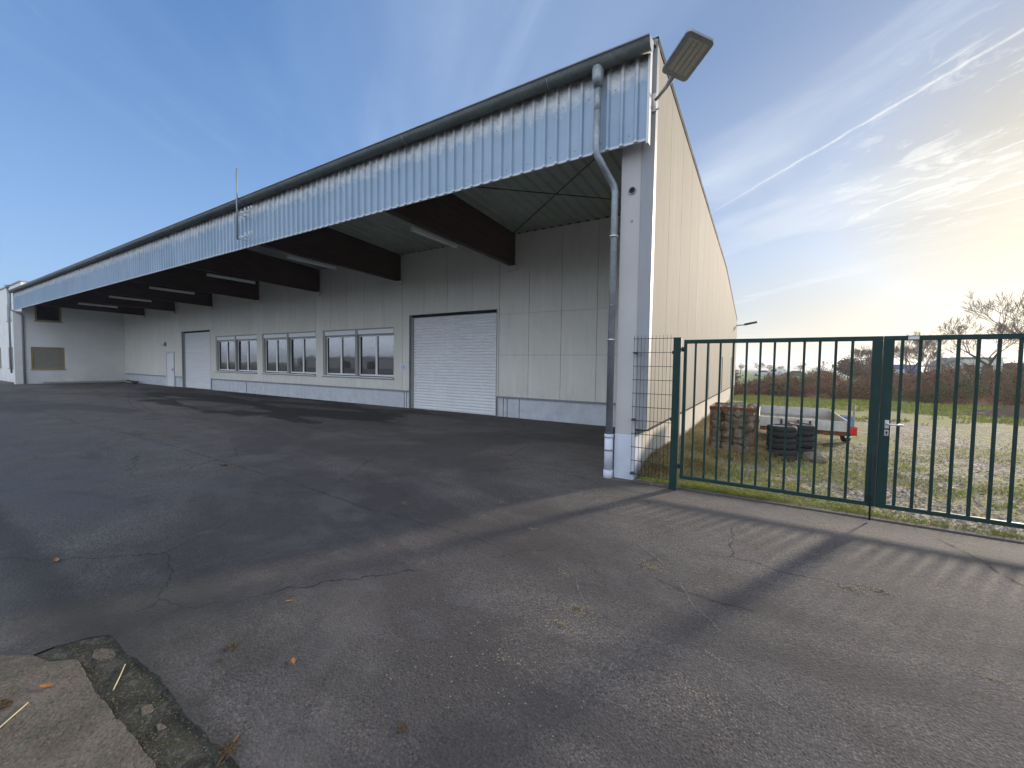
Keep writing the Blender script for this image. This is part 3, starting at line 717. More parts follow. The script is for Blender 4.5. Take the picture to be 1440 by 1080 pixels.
# batten lights under the beams
proto = thing('batten_light', 'tube light under the roof beam nearest the concrete column', 'light', (-6.95, 7.65, 4.70), 'tube lights under the canopy beams')
m = MB(); m.box(-6.985,-6.915,6.85,8.45,4.725,4.775); m.build('housing', M['cap'], proto, .008)
m = MB(); m.tube([(-6.95,6.88,4.70),(-6.95,8.42,4.70)], .026, 12); m.build('tube', M['frame'], proto)
m = MB(); m.box(-6.98,-6.92,6.84,6.89,4.675,4.73); m.box(-6.98,-6.92,8.41,8.46,4.675,4.73); m.build('tube_holder', M['cap'], proto)
ordn = ['second', 'third', 'fourth', 'fifth', 'sixth']
for i in range(1, 6):
    c = copy_tree(proto); c.location.x -= 5.02*i+.25*(i > 2); c['label'] = f'tube light under the {ordn[i-1]} roof beam counted from the concrete column'

# mast on the fascia
w = thing('antenna_mast', 'thin steel mast rising above the gutter in front of the corrugated fascia', 'mast', (-11.9, 5.55, 4.8))
m = MB(); m.tube([(-11.9,5.50,4.85),(-11.9,5.50,6.68)], .022, 10); m.build('pole', M['zinc'], w)
for z in (5.50, 4.88):
    m = MB(); m.tube([(-11.9,5.50,z),(-11.9,5.74,z)], .012, 6); m.tube([(-12.0,5.52,z+.01),(-11.15,5.52,z)], .014, 8); m.tube([(-11.75,5.50,z+.04),(-11.4,5.60,z-.03)], .010, 6)
    for x in (-11.2,-11.32,-11.5): m.tube([(x,5.52,z),(x,5.50,z+.09)], .018, 8)
    m.build('bracket', M['cap'], w)

# corner flood light
FL = Vector((-.945, 5.47, 5.41)); fd = Vector((.70,-.69,.20)).normalized(); sd = Vector((-.72,-.66,.24)); sd = (sd - fd*sd.dot(fd)).normalized(); ud = sd.cross(fd)
if ud.z < 0: ud = -ud
w = thing('flood_light', 'grey square LED flood light on a short arm at the roof corner', 'lamp', (-1.42, 5.99, 5.36))
def fl(l, s_, u): return FL + fd*l + sd*s_ + ud*u
L_, W_ = .55, .36
def rrect(l0, l1, hw, rad, u, k=5):
    o = []
    for (cl, cs, a0) in ((l1-rad, hw-rad, 0), (l0+rad, hw-rad, 90), (l0+rad, -hw+rad, 180), (l1-rad, -hw+rad, 270)):
        for i in range(k+1):
            t = R(a0+90*i/k); o.append(fl(cl+rad*math.cos(t), cs+rad*math.sin(t), u))
    return o
a = rrect(-L_/2, L_/2, W_/2, .05, 0); b = rrect(-L_/2, L_/2, W_/2, .05, .035); c2 = rrect(-L_/2+.03, L_/2-.03, W_/2-.04, .04, .075)
k = len(a); m = MB(); m.add(a+b+c2, [tuple(range(k))] + [(i,(i+1)%k,(i+1)%k+k,i+k) for i in range(k)] + [(i+k,(i+1)%k+k,(i+1)%k+2*k,i+2*k) for i in range(k)] + [tuple(range(2*k,3*k))[::-1]])
m.build('housing', M['alu'], w)
a = rrect(-L_/2+.06, L_/2-.035, W_/2-.035, .02, -.008); b = rrect(-L_/2+.06, L_/2-.035, W_/2-.035, .02, -.0005)
m = MB(); m.add(a+b, [tuple(range(k))] + [(i,(i+1)%k,(i+1)%k+k,i+k) for i in range(k)]); m.build('lens_plate', M['alu'], w)
for j in range(4):
    s0 = -W_/2+.055+j*.0645; m = MB()
    m.add([fl(l, s_, u) for u in (-.016,-.0085) for (l, s_) in ((-L_/2+.085,s0),(L_/2-.06,s0),(L_/2-.06,s0+.052),(-L_/2+.085,s0+.052))], [(0,1,2,3),(4,7,6,5),(0,4,5,1),(1,5,6,2),(2,6,7,3),(3,7,4,0)])
    m.build('led_panel', M['lens'], w)
m = MB(); ne = fl(-L_/2-.01, 0, .02)
m.tube([(-1.44,5.985,5.33),(-1.37,5.93,5.34),fl(-L_/2-.13,0,-.0),ne,fl(-L_/2+.05,0,.03)], [.020,.022,.026,.034,.036], 12); m.build('arm', M['alu'], w)
m = MB(); m.box(-1.50,-1.405,5.955,5.984,5.18,5.42); m.tube([(-1.44,5.98,5.20),(-1.37,5.94,5.19)], .013, 8); m.build('wall_bracket', M['steel'], w)
w = thing('flood_light', 'distant dark flood light on an arm at the far end of the cream wall', 'lamp', (-1.42, 25.6, 4.0))
m = MB(); m.tube([(-1.44,25.6,4.02),(-1.0,25.4,4.02)], .03, 8); m.build('arm', M['grey'], w)
m = MB(); m.add([(-1.05,25.3,4.0),(-.45,25.1,4.10),(-.40,25.4,4.10),(-1.0,25.6,4.0),(-1.05,25.3,4.08),(-.45,25.1,4.17),(-.40,25.4,4.17),(-1.0,25.6,4.08)], [(0,3,2,1),(4,5,6,7),(0,1,5,4),(1,2,6,5),(2,3,7,6),(3,0,4,7)]); m.build('housing', M['black'], w)

# ------------------------------------------------------------------ office block at the left end
off = thing('office_block', 'white rendered two storey office block at the left end of the hall', 'building', (-44, 9, 0))
def wall_x(mb, X, y0, y1, z0, z1, ops, t=.3):
    cuts = sorted(set([y0, y1]+[c for o in ops for c in o[:2]]))
    for a, b in zip(cuts, cuts[1:]):
        mid = (a+b)/2; q = sorted([o for o in ops if o[0] < mid < o[1]], key=lambda o: o[2]); z = z0
        for o in q: mb.box(X-t, X, a, b, z, o[2]); z = o[3]
        mb.box(X-t, X, a, b, z, z1)
def wall_y(mb, Y, x0, x1, z0, z1, ops, t=.3):
    cuts = sorted(set([x0, x1]+[c for o in ops for c in o[:2]]))
    for a, b in zip(cuts, cuts[1:]):
        mid = (a+b)/2; q = sorted([o for o in ops if o[0] < mid < o[1]], key=lambda o: o[2]); z = z0
        for o in q: mb.box(a, b, Y, Y+t, z, o[2]); z = o[3]
        mb.box(a, b, Y, Y+t, z, z1)
m = MB(); wx = [(6.42,7.95,.97,2.44), (6.65,7.87,4.15,5.25)]
wall_x(m, -41, 6.1, 13, -.05, 5.98, wx)
wy = [(-45.6,-44.0,.97,2.44), (-45.6,-44.0,4.27,5.42), (-49.6,-48.2,.97,2.44), (-49.6,-48.2,4.27,5.42)]
wall_y(m, 6.1, -56, -41.302, -.05, 6.6, wy)
m.box(-41.302, -41.0, 6.1, 6.4, 5.982, 6.6); m.box(-56, -41.0, 6.402, 13, 6.3, 6.58); m.box(-41.3, -41.0, 6.402, 13, 5.985, 6.298)
m.build('wall', M['office'], off)
m = MB(); m.box(-56.1,-40.95,6.04,6.45,6.602,6.68); m.box(-41.4,-40.95,6.452,13,6.582,6.66); m.build('parapet_coping', M['grey'], off)
def owin(parent, axis, a0, a1, z0, z1, closed):
    wn = bpy.data.objects.new('window', None); col.objects.link(wn); wn.parent = parent
    if axis == 'x':
        B = lambda m, u0, u1, d0, d1, e0, e1: m.box(-41-d1, -41-d0, u0, u1, e0, e1)
    else:
        B = lambda m, u0, u1, d0, d1, e0, e1: m.box(u0, u1, 6.1+d0, 6.1+d1, e0, e1)
    f = MB(); t = .09
    B(f, a0+.002, a1-.002, .02, .2, z0+.002, z0+t); B(f, a0+.002, a1-.002, .02, .2, z1-t, z1-.002); B(f, a0+.002, a0+t, .02, .2, z0+t, z1-t); B(f, a1-t, a1-.002, .02, .2, z0+t, z1-t)
    fo = f.build('window_frame', M['yellowwood'], wn)
    s = MB(); B(s, a0-.06, a1+.06, -.06, .019, z0-.05, z0); s.build('window_sill', M['grey'], wn)
    if closed:
        b = MB(); z = z0+t
        while z < z1-t: B(b, a0+t, a1-t, .07, .085, z+.004, min(z+.05, z1-t)); z += .05
        b.build('roller_blind', M['blind'], wn); b = MB(); B(b, a0+t, a1-t, .087, .10, z0+t, z1-t); b.build('pane', M['dark'], wn)
    else:
        b = MB(); B(b, a0+t, a1-t, .08, .09, z0+t, z1-t); b.build('pane', M['glass'], wn)
        b = MB(); B(b, a0, a1, .24, .28, z0, z1); b.build('dark_room', M['dark'], wn)
owin(off, 'x', *wx[0], True); owin(off, 'x', *wx[1], False)
owin(off, 'y', *wy[0], True); owin(off, 'y', *wy[1], False); owin(off, 'y', *wy[2], True); owin(off, 'y', *wy[3], False)
m = MB(); m.box(-41.35, -41.0, 5.72, 6.098, -.05, 4.69); m.build('end_pier', M['office'], off)
m = MB(); m.tube([(-40.95,5.62,5.82),(-41.0,5.62,4.75),(-40.9,6.05,4.5),(-40.93,6.10,4.4),(-40.93,6.10,0)], .055, 12); m.build('downpipe', M['grey'], off)
m = MB(); m.tube([(-41.6,5.62,6.2),(-41.6,5.62,6.0),(-41.45,5.62,5.85),(-41.45,5.64,.7)], .05, 12); m.tube([(-41.6,5.62,6.12),(-41.6,5.62,6.35)], [.06,.13], 12); m.build('downpipe', M['zinc'], off)
m = MB(); m.box(-40.998, -40.93, 6.9, 11.0, -.02, .12); m.build('footing_edge', M['concrete'], off)
# planks lying at the rear wall
for i, (x, y, l, r, lab) in enumerate(((-38.6,10.55,2.2,.05,'long dark plank lying on the ground at the back corner of the yard'), (-38.2,10.75,1.6,-.12,'short dark plank leaning over the long one in the back corner'), (-37.6,10.5,1.2,.2,'brown board end sticking out of the plank pile in the back corner'))):
    m = MB(); m.box(-l/2, l/2, -.09, .09, 0, .07); o = m.build('plank', M['bark'], bevel=.005); o.location = (x, y, .0+.075*i); o.rotation_euler = (0, .03*i, r)
    tag(o, lab, 'plank', 'planks by the back corner')

# ------------------------------------------------------------------ gate and mesh panel
YG = 5.87
post = thing('gate_post', 'square dark green steel post between the wire panel and the gate', 'post', (-1.01, 5.88, 0))
m = MB(); m.box(-1.06, -.965, 5.83, 5.93, -.1, 2.05); m.build('post_shaft', M['green'], post, .006)
m = MB(); m.box(-1.064, -.961, 5.826, 5.934, 2.0505, 2.058); m.build('post_cap', M['green'], post)
for z in (1.90, .33):
    m = MB(); m.tube([(-.968,5.87,z),(-.93,5.87,z)], .010, 8); m.tube([(-.945,5.87,z-.03),(-.945,5.87,z+.03)], .017, 10); m.build('hinge', M['darktrim'], post)
def gate_leaf(x0, x1, xb, step, wide_left, wide_right, label):
    t = thing('gate_leaf', label, 'gate', ((x0+x1)/2, YG, .16), 'leaves of the green steel gate')
    z0, z1 = .165, 2.025; wl = .085 if wide_left else .042; wr = .085 if wide_right else .042
    for name, b in (('top_rail', (x0, x1, YG-.021, YG+.021, z1-.05, z1)), ('bottom_rail', (x0, x1, YG-.021, YG+.021, z0, z0+.045)),
                    ('stile', (x0, x0+wl, YG-.021, YG+.021, z0+.0455, z1-.0505)), ('stile', (x1-wr, x1, YG-.021, YG+.021, z0+.0455, z1-.0505))):
        m = MB(); m.box(*b); m.build(name, M['green'], t, .004)
    x = xb
    while x < x1-wr-.05:
        m = MB(); m.box(x-.0125, x+.0125, YG-.0125, YG+.0125, z0+.0455, z1-.0505); m.build('bar', M['green'], t, .002); x += step
    return t
gl1 = gate_leaf(-.93, 1.068, -.785, .1455, False, True, 'left leaf of the green bar gate, hung on the visible post')
m = MB(); m.tube([(1.028,YG-.032,.75),(1.028,YG-.032,.015)], .009, 8); m.tube([(1.028,YG-.022,.30),(1.028,YG-.046,.30)], .016, 8); m.build('drop_bolt', M['darktrim'], gl1)
gl2 = gate_leaf(1.075, 3.10, 1.225, .1395, True, False, 'right leaf of the green bar gate with the metal door handle')
m = MB(); m.box(1.112,1.148,YG-.028,YG-.0215,1.035,1.125); m.box(1.112,1.148,YG-.028,YG-.0215,.955,1.02); m.build('lock_plate', M['steel'], gl2, .003)
m = MB(); m.tube([(1.13,YG-.022,1.085),(1.13,YG-.075,1.085),(1.145,YG-.082,1.085),(1.25,YG-.082,1.082)], .0095, 10); m.build('handle', M['steel'], gl2)
m = MB(); m.tube([(1.13,YG-.0285,.995),(1.13,YG-.030,.995)], .010, 12); m.box(1.126,1.134,YG-.030,YG-.0285,.967,.99); m.build('keyhole', M['crack'], gl2)
m = MB(); m.box(1.262,1.345,YG-.026,YG-.0215,1.984,2.016); m.build('maker_plate', M['steel'], gl2)
post2 = thing('gate_post', 'square dark green post carrying the right gate leaf', 'post', (3.2, 5.88, 0))
m = MB(); m.box(3.13, 3.23, 5.83, 5.93, -.1, 2.05); m.build('post_shaft', M['green'], post2, .006)
mp = thing('wire_fence_panel', 'narrow green welded wire panel between the column and the gate post', 'fence', (-1.34, 5.9, 0))
m = MB(); x = -1.60
while x < -1.085: m.tube([(x,5.905,.10),(x,5.905,2.10)], .0032, 6); x += .0495
m.build('upright_wires', M['wire'], mp)
m = MB()
for i in range(11):
    z = .125+i*.193
    m.tube([(-1.61,5.899,z),(-1.07,5.899,z)], .0042, 6); m.tube([(-1.61,5.911,z),(-1.07,5.911,z)], .0042, 6)
m.build('cross_wires', M['wire'], mp)
for z in (1.86, .90, .12):
    m = MB(); m.box(-1.615,-1.57,5.90,5.996,z-.012,z+.012); m.tube([(-1.56,5.895,z),(-1.56,5.888,z)], .012, 8); m.build('clamp', M['wire'], mp)
for z in (1.86, .95):
    m = MB(); m.box(-1.085,-1.0605,5.885,5.925,z-.02,z+.02); m.build('clamp', M['wire'], mp)

# ------------------------------------------------------------------ things on the gravel lot
# rusty stillage with stones
cg = thing('metal_cage', 'rusty open steel cage full of rough stones beside the cream wall', 'cage', (-.45, 9.2, 0))
cx0, cx1, cy0, cy1, cz0, cz1 = -.86, -.11, 8.75, 9.75, .06, .90
for (x, y) in ((cx0,cy0),(cx1,cy0),(cx0,cy1),(cx1,cy1)):
    m = MB(); m.box(x-.02, x+.02, y-.02, y+.02, -.02, cz1+.02); m.build('post', M['rust'], cg)
m = MB()
for z in (cz0+.02, cz1):
    m.box(cx0-.03,cx1+.03,cy0-.028,cy0-.0205,z-.03,z+.03); m.box(cx0-.03,cx1+.03,cy1+.0205,cy1+.028,z-.03,z+.03)
    m.box(cx0-.0285,cx0-.0205,cy0-.02,cy1+.02,z-.03,z+.03); m.box(cx1+.0205,cx1+.0285,cy0-.02,cy1+.02,z-.03,z+.03)
m.build('rail', M['rust'], cg)
m = MB(); m.box(cx0, cx1, cy0, cy1, cz0-.01, cz0+.02); m.build('floor', M['rust'], cg)
m = MB()
for i in range(1, 8):
    x = cx0+(cx1-cx0)*i/8; m.tube([(x,cy0-.018,cz0),(x,cy0-.018,cz1)], .003, 5)
for i in range(1, 8):
    z = cz0+(cz1-cz0)*i/8; m.tube([(cx0,cy0-.018,z),(cx1,cy0-.018,z)], .003, 5); m.tube([(cx1+.018,cy0,z),(cx1+.018,cy1,z)], .003, 5)
m.build('wire_mesh', M['rust'], cg)
def rock(r, seed, sq=(1,1,1)):
    rr = random.Random(seed); m = MB(); n1, n2 = 7, 10; vs = []
    planes = [(Vector((rr.gauss(0,1), rr.gauss(0,1), rr.gauss(0,1))).normalized(), rr.uniform(.62,.9)) for _ in range(9)]
    for i in range(n1+1):
        th = math.pi*i/n1
        for j in range(n2):
            ph = 2*math.pi*j/n2; d = Vector((math.sin(th)*math.cos(ph), math.sin(th)*math.sin(ph), math.cos(th)))
            q = 1.0
            for (n_, o_) in planes:
                dd = d.dot(n_)
                if dd > .01: q = min(q, o_/dd)
            q *= rr.uniform(.96,1.03); vs.append((d.x*q*r*sq[0], d.y*q*r*sq[1], d.z*q*r*sq[2]))
    m.add(vs, [(i*n2+j, i*n2+(j+1)%n2, (i+1)*n2+(j+1)%n2, (i+1)*n2+j) for i in range(n1) for j in range(n2)])
    return m
rocks = []
for s_ in range(6):
    rocks.append(rock(.12, s_+3, (1.15, 1, .8)).build('stone', M['stone']))
ri = 0
for lay in range(6):
    for ix in range(4):
        for iy in range(5):
            if lay in (1,2,3,4) and iy in (2,3): continue
            src = rocks[ri % 6]
            o = src if ri < 6 else src.copy()
            if ri >= 6: col.objects.link(o)
            o.location = (cx0+.09+ix*.19+random.uniform(-.03,.03), cy0+.10+iy*.2+random.uniform(-.03,.03), cz0+.10+lay*.135+random.uniform(-.02,.02))
            o.rotation_euler = [random.uniform(0,6.28) for _ in range(3)]; s_ = random.uniform(.8,1.12); o.scale = (s_,s_,s_)
            tag(o, 'rough tan stone heaped in the rusty steel cage', 'stone', 'stones in the rusty cage'); ri += 1
# tyres
def tyre(r=.235, w=.20):
    hw = w/2; m = MB()
    pr = [(r*.60,-hw*.85),(r*.72,-hw),(r*.90,-hw*.98),(r*.98,-hw*.82),(r,-hw*.5),(r,-.012),(r*.975,-.010),(r*.975,.010),(r,.012),(r,hw*.5),(r*.98,hw*.82),(r*.90,hw*.98),(r*.72,hw),(r*.60,hw*.85),(r*.57,hw*.5),(r*.57,-hw*.5)]
    m.lathe(pr, (0,0,0), 'z', 32); return m
t0 = thing('tyre', '', 'tyre', (0,0,0), 'tyres stacked flat in two columns')
tyre().build('rubber', M['tyre'], t0)
m = MB(); m.lathe([(.134,-.07),(.142,-.085),(.142,.085),(.134,.07),(.05,.03),(0,.03),(0,-.03),(.05,-.03)], (0,0,0), 'z', 20); m.build('rim', M['grey'], t0)
k = 0
for (x, y, nm, dx) in ((.31,8.95,'front',.0),(.62,9.42,'rear',.04)):
    for i, lv in enumerate(('bottom', 'middle', 'top')):
        c = t0 if k == 0 else copy_tree(t0)
        c.location = (x+random.uniform(-.02,.02), y+random.uniform(-.02,.02), .11+.212*i); c.rotation_euler = (random.uniform(-.03,.03), random.uniform(-.03,.03), random.uniform(0,6))
        c['label'] = f'{lv} tyre of the {nm} stack of black tyres behind the gate'; k += 1
        # tread blocks
# tread blocks on the shared mesh are part of the rubber
o = rock(.19, 41, (1.15,.8,.75)).build('concrete_lump', M['stone']); o.location = (.80,9.02,.07); o.rotation_euler = (0,.35,.3)
tag(o, 'angular grey concrete lump lying right of the tyre stack', 'rubble')
o = rock(.13, 47, (1.2,.8,.6)).build('concrete_lump', M['stone']); o.location = (.02,9.3,.58); o.location.z = .06
tag(o, 'small pale lump on the ground left of the tyre stack', 'rubble')

# trailer seen from its tail
tr = thing('trailer', 'flat two wheeled trailer with aluminium sideboards behind the gate', 'trailer', (.85, 12, 0))
tx0, tx1, ty0, ty1, tz0, tz1 = -.08, 1.47, 10.75, 13.5, .42, .60
def T(p): return p
m = MB()
for i in range(8):
    a = tx0+.03+(tx1-tx0-.06)*i/8; m.box(a+.004, a+(tx1-tx0-.06)/8-.004, ty0+.03, ty1-.03, tz0-.02, tz0+.01)
m.build('bed', M['planks'], tr)
m = MB(); m.box(tx0,tx1,ty0-.03,ty0,tz0-.03,tz1); m.build('tailboard', M['board'], tr, .006)
m = MB(); m.box(tx0,tx1,ty1,ty1+.03,tz0-.03,tz1+.04); m.build('headboard', M['board'], tr, .006)
for x in (tx0-.03, tx1): m = MB(); m.box(x, x+.03, ty0, ty1, tz0-.03, tz1+.01); m.build('side_board', M['board'], tr, .006)
m = MB(); m.box(tx0+.02,tx1-.02,ty0-.01,ty0+.06,tz0-.12,tz0-.032); m.box(tx0+.3,tx0+.36,ty0,ty1+.3,tz0-.13,tz0-.04); m.box(tx1-.36,tx1-.3,ty0,ty1+.3,tz0-.13,tz0-.04)
m.add([(tx0+.3,ty1+.3,tz0-.13),(tx0+.36,ty1+.3,tz0-.13),(.74,ty1+1.3,tz0-.13),(.70,ty1+1.3,tz0-.13),(tx0+.3,ty1+.3,tz0-.05),(tx0+.36,ty1+.3,tz0-.05),(.74,ty1+1.3,tz0-.05),(.70,ty1+1.3,tz0-.05)], [(0,3,2,1),(4,5,6,7),(0,1,5,4),(1,2,6,5),(2,3,7,6),(3,0,4,7)])
m.add([(tx1-.36,ty1+.3,tz0-.13),(tx1-.3,ty1+.3,tz0-.13),(.76,ty1+1.3,tz0-.13),(.72,ty1+1.3,tz0-.13),(tx1-.36,ty1+.3,tz0-.05),(tx1-.3,ty1+.3,tz0-.05),(.76,ty1+1.3,tz0-.05),(.72,ty1+1.3,tz0-.05)], [(0,3,2,1),(4,5,6,7),(0,1,5,4),(1,2,6,5),(2,3,7,6),(3,0,4,7)])
m.tube([(tx0-.15,12.1,.27),(tx1+.15,12.1,.27)], .03, 8); m.build('chassis', M['rust'], tr)
for x in (tx0+.42, tx0+.72, tx1-.62):
    m = MB(); m.box(x-.02,x+.02,ty0-.048,ty0-.031,tz0+.02,tz1-.03); m.build('latch', M['black'], tr)
m = MB(); m.box(.42,.60,ty0-.042,ty0-.031,.50,.545); m.build('reflector', M['orange'], tr)
for x in (tx0-.17, tx1+.16):
    wv = MB(); r = .27; hw = .075
    wv.lathe([(r*.62,-hw),(r*.92,-hw),(r,-hw*.6),(r,hw*.6),(r*.92,hw),(r*.62,hw)], (x,12.1,.27), 'x', 26); wo = wv.build('wheel', M['tyre'], tr)
    wv = MB(); wv.lathe([(0,-.03),(r*.62,-.05),(r*.62,.05),(0,.03)], (x,12.1,.27), 'x', 20); wv.build('rim', M['steel'], wo)
    fd_ = MB(); pts = []
    for i in range(9):
        t = math.pi*i/8; pts.append((12.1+.34*math.cos(t), .30+.31*math.sin(t)))
    q = len(pts); fd_.add([(x-.10,a,b) for a,b in pts]+[(x+.10,a,b) for a,b in pts]+[(x+.10,a,b+.012) for a,b in pts]+[(x-.10,a,b+.012) for a,b in pts],
        [(i,i+1,q+i+1,q+i) for i in range(q-1)]+[(2*q+i,2*q+i+1,3*q+i+1,3*q+i) for i in range(q-1)]+[(q+i,q+i+1,2*q+i+1,2*q+i) for i in range(q-1)]+[(3*q+i,3*q+i+1,i+1,i) for i in range(q-1)])
    fd_.build('mudguard', M['silver'] if x < 0 else M['blueguard'], tr)
m = MB(); m.box(tx1-.02,tx1+.16,ty0-.02,ty0+.02,.33,.50); m.build('lamp_bracket', M['black'], tr)
m = MB(); m.box(tx1+.02,tx1+.15,ty0-.065,ty0-.021,.35,.49); m.build('tail_light', M['red'], tr, .012)
m = MB(); m.box(tx0-.13,tx0-.02,ty0-.065,ty0-.021,.35,.49); m.build('tail_light', M['red'], tr, .012)
m = MB(); m.box(tx1-.03,tx1+.10,ty0-.02,ty0+.06,.27,.30); m.build('rear_step', M['white'], tr)
for (x, y, lab) in ((-.15,12.6,'thin wooden stake standing left of the trailer'), (1.95,13.4,'thin wooden stake standing right of the trailer')):
    m = MB(); m.tube([(x,y,0),(x+.01,y,.80)], .022, 8); o = m.build('stake', M['planks']); tag(o, lab, 'stake')

# ------------------------------------------------------------------ vegetation
def blades(name, n_, pick, h, w, mat, label, cat, lean=.5):
    m = MB(); v = m.v; f = m.f
    for _ in range(n_):
        p = pick()
        if p is None: continue
        x, y, z, s = p; t = random.uniform(0, 6.283); hh = h*s*random.uniform(.5,1.3); ww = w*random.uniform(.7,1.3)
        lx, ly = random.gauss(0,lean)*hh, random.gauss(0,lean)*hh; a, b = math.cos(t)*ww, math.sin(t)*ww; k = len(v)
        v += [(x-a,y-b,z),(x+a,y+b,z),(x+lx*.4+a*.7,y+ly*.4+b*.7,z+hh*.6),(x+lx*.4-a*.7,y+ly*.4-b*.7,z+hh*.6),(x+lx,y+ly,z+hh*.95)]
        f += [(k,k+1,k+2,k+3),(k+3,k+2,k+4)]
    m.sm = [False]*len(f)
    return tag(m.build(name, M[mat]), label, cat, kind='stuff')
def fbm(x, y): 
    return (math.sin(x*1.7+1.3*math.sin(y*1.1))+math.sin(y*2.3+1.9*math.sin(x*.9))+.6*math.sin(x*4.9+y*3.7)+.5*math.sin(x*9.3-y*8.1))/3.1
def pick_near():
    x = random.uniform(-1.5, 7); y = 6.04+abs(random.gauss(0,1))*3.2
    if fbm(x, y) < -.12 or y > 18: return None
    return x, y, gz(x, y)-.005, 1
blades('grass', 75000, pick_near, .042, .0035, 'grass', 'short patchy grass growing through the gravel behind the gate', 'grass', .7)
def pick_edge():
    x = random.choice((random.uniform(-1.5,.1), random.gauss(-.45,.35), random.uniform(-1.5,4)))
    if x < -1.55: return None
    y = 6.03+abs(random.gauss(0,.12)); return x, y, .0, 1
blades('grass', 5000, pick_edge, .06, .003, 'grass', 'ragged grass fringe along the kerb under the gate', 'grass', .9)
def pick_far():
    x = random.uniform(-1.4, 16); y = random.uniform(17, 29.5)
    if fbm(x*.6, y*.6)+ (y-22)*.12 < -.1: return None
    return x, y, gz(x, y)-.01, 1
blades('grass', 42000, pick_far, .11, .012, 'grass', 'lush grass strip between the gravel lot and the brambles', 'grass', .6)
def pick_weed():
    x = -1.56+abs(random.gauss(0,.28)); y = random.uniform(6.15, 16) if random.random() < .35 else random.uniform(6.2, 8.6)
    return x, y, gz(x, y)-.01, max(.3, 1-(x+1.5)*.6)
blades('dry_weeds', 9000, pick_weed, .13, .005, 'weeds', 'tangled dry weeds along the foot of the cream wall', 'weeds', 1.0)
def pick_weed2():
    a = random.uniform(0,6.28); c_ = random.choice(((-.1,8.75,.25),(-.9,9.0,.22),(.15,9.4,.3),(-1.35,6.6,.25),(-.9,7.3,.2),(-.75,8.5,.3)))
    r = abs(random.gauss(0,c_[2])); x, y = c_[0]+r*math.cos(a), c_[1]+r*math.sin(a)
    if x < -1.55: return None
    return x, y, gz(x,y)-.01, 1
blades('dry_weeds', 9000, pick_weed2, .17, .005, 'weeds', 'dry brown weed clumps around the stone cage and tyres', 'weeds', 1.0)
# loose pebbles
m = MB()
for _ in range(9000):
    x = random.uniform(-1.5, 5.5); y = 6.05+abs(random.gauss(0,1))*2.4; s = random.choice((random.uniform(.005,.015), random.uniform(.005,.015), random.uniform(.012,.032))); z = gz(x,y)
    t = random.uniform(0,6); c1, s1 = math.cos(t)*s, math.sin(t)*s; q = random.uniform(.6,1)
    k = len(m.v); m.v += [(x-c1,y-s1,z),(x+s1*q,y-c1*q,z),(x+c1,y+s1,z),(x-s1*q,y+c1*q,z),(x+c1*.15,y,z+s*.8)]
    m.f += [(k,k+1,k+4),(k+1,k+2,k+4),(k+2,k+3,k+4),(k+3,k,k+4)]
m.sm = [False]*len(m.f)
M['pebble'] = m_veg('pebble', (.24,.20,.16), (.50,.46,.41))
tag(m.build('pebbles', M['pebble']), 'loose pale pebbles strewn over the lot behind the gate', 'pebbles', kind='stuff')
m = MB()
for _ in range(5200):
    x = random.uniform(-1.5, 6); y = 6.05+abs(random.gauss(0,1))*3.0; s_ = random.uniform(.010,.028); z = gz(x,y)+.004; t = random.uniform(0,6); k = len(m.v); a, b = math.cos(t)*s_, math.sin(t)*s_
    m.v += [(x-a,y-b,z),(x+b*.6,y-a*.6,z+s_*.5),(x+a,y+b,z+.002),(x-b*.6,y+a*.6,z+s_*.2)]; m.f.append((k,k+1,k+2,k+3))
m.sm = [False]*len(m.f)
M['litter'] = m_veg('lot_litter', (.20,.10,.04), (.34,.22,.10))
tag(m.build('leaf_litter', M['litter']), 'brown dead leaf litter blown over the gravel lot', 'litter', kind='stuff')
# soil heap far right
def heap(cx, cy, rx, ry, h, name, mat, label, seed):
    rr = random.Random(seed); m = MB(); n1, n2 = 14, 30; vs = []
    for i in range(n1+1):
        q = i/n1
        for j in range(n2):
            t = 2*math.pi*j/n2; wv = 1+.18*math.sin(3*t+seed)+.1*math.sin(7*t)
            z = h*(1-q)**1.1*(1+.25*math.sin(5*t+q*9))+rr.uniform(-.04,.04)*h*3*(1-q)-.03*q
            vs.append((cx+rx*q*wv*math.cos(t), cy+ry*q*wv*math.sin(t), z))
    m.add(vs, [(i*n2+j,(i+1)*n2+j,(i+1)*n2+(j+1)%n2,i*n2+(j+1)%n2) for i in range(n1) for j in range(n2)], False)
    return tag(m.build(name, M[mat]), label, 'heap')
heap(8.6, 23.6, 2.2, 1.6, .40, 'soil_heap', 'soil', 'low heap of dark soil on the lot at the right edge', 3)
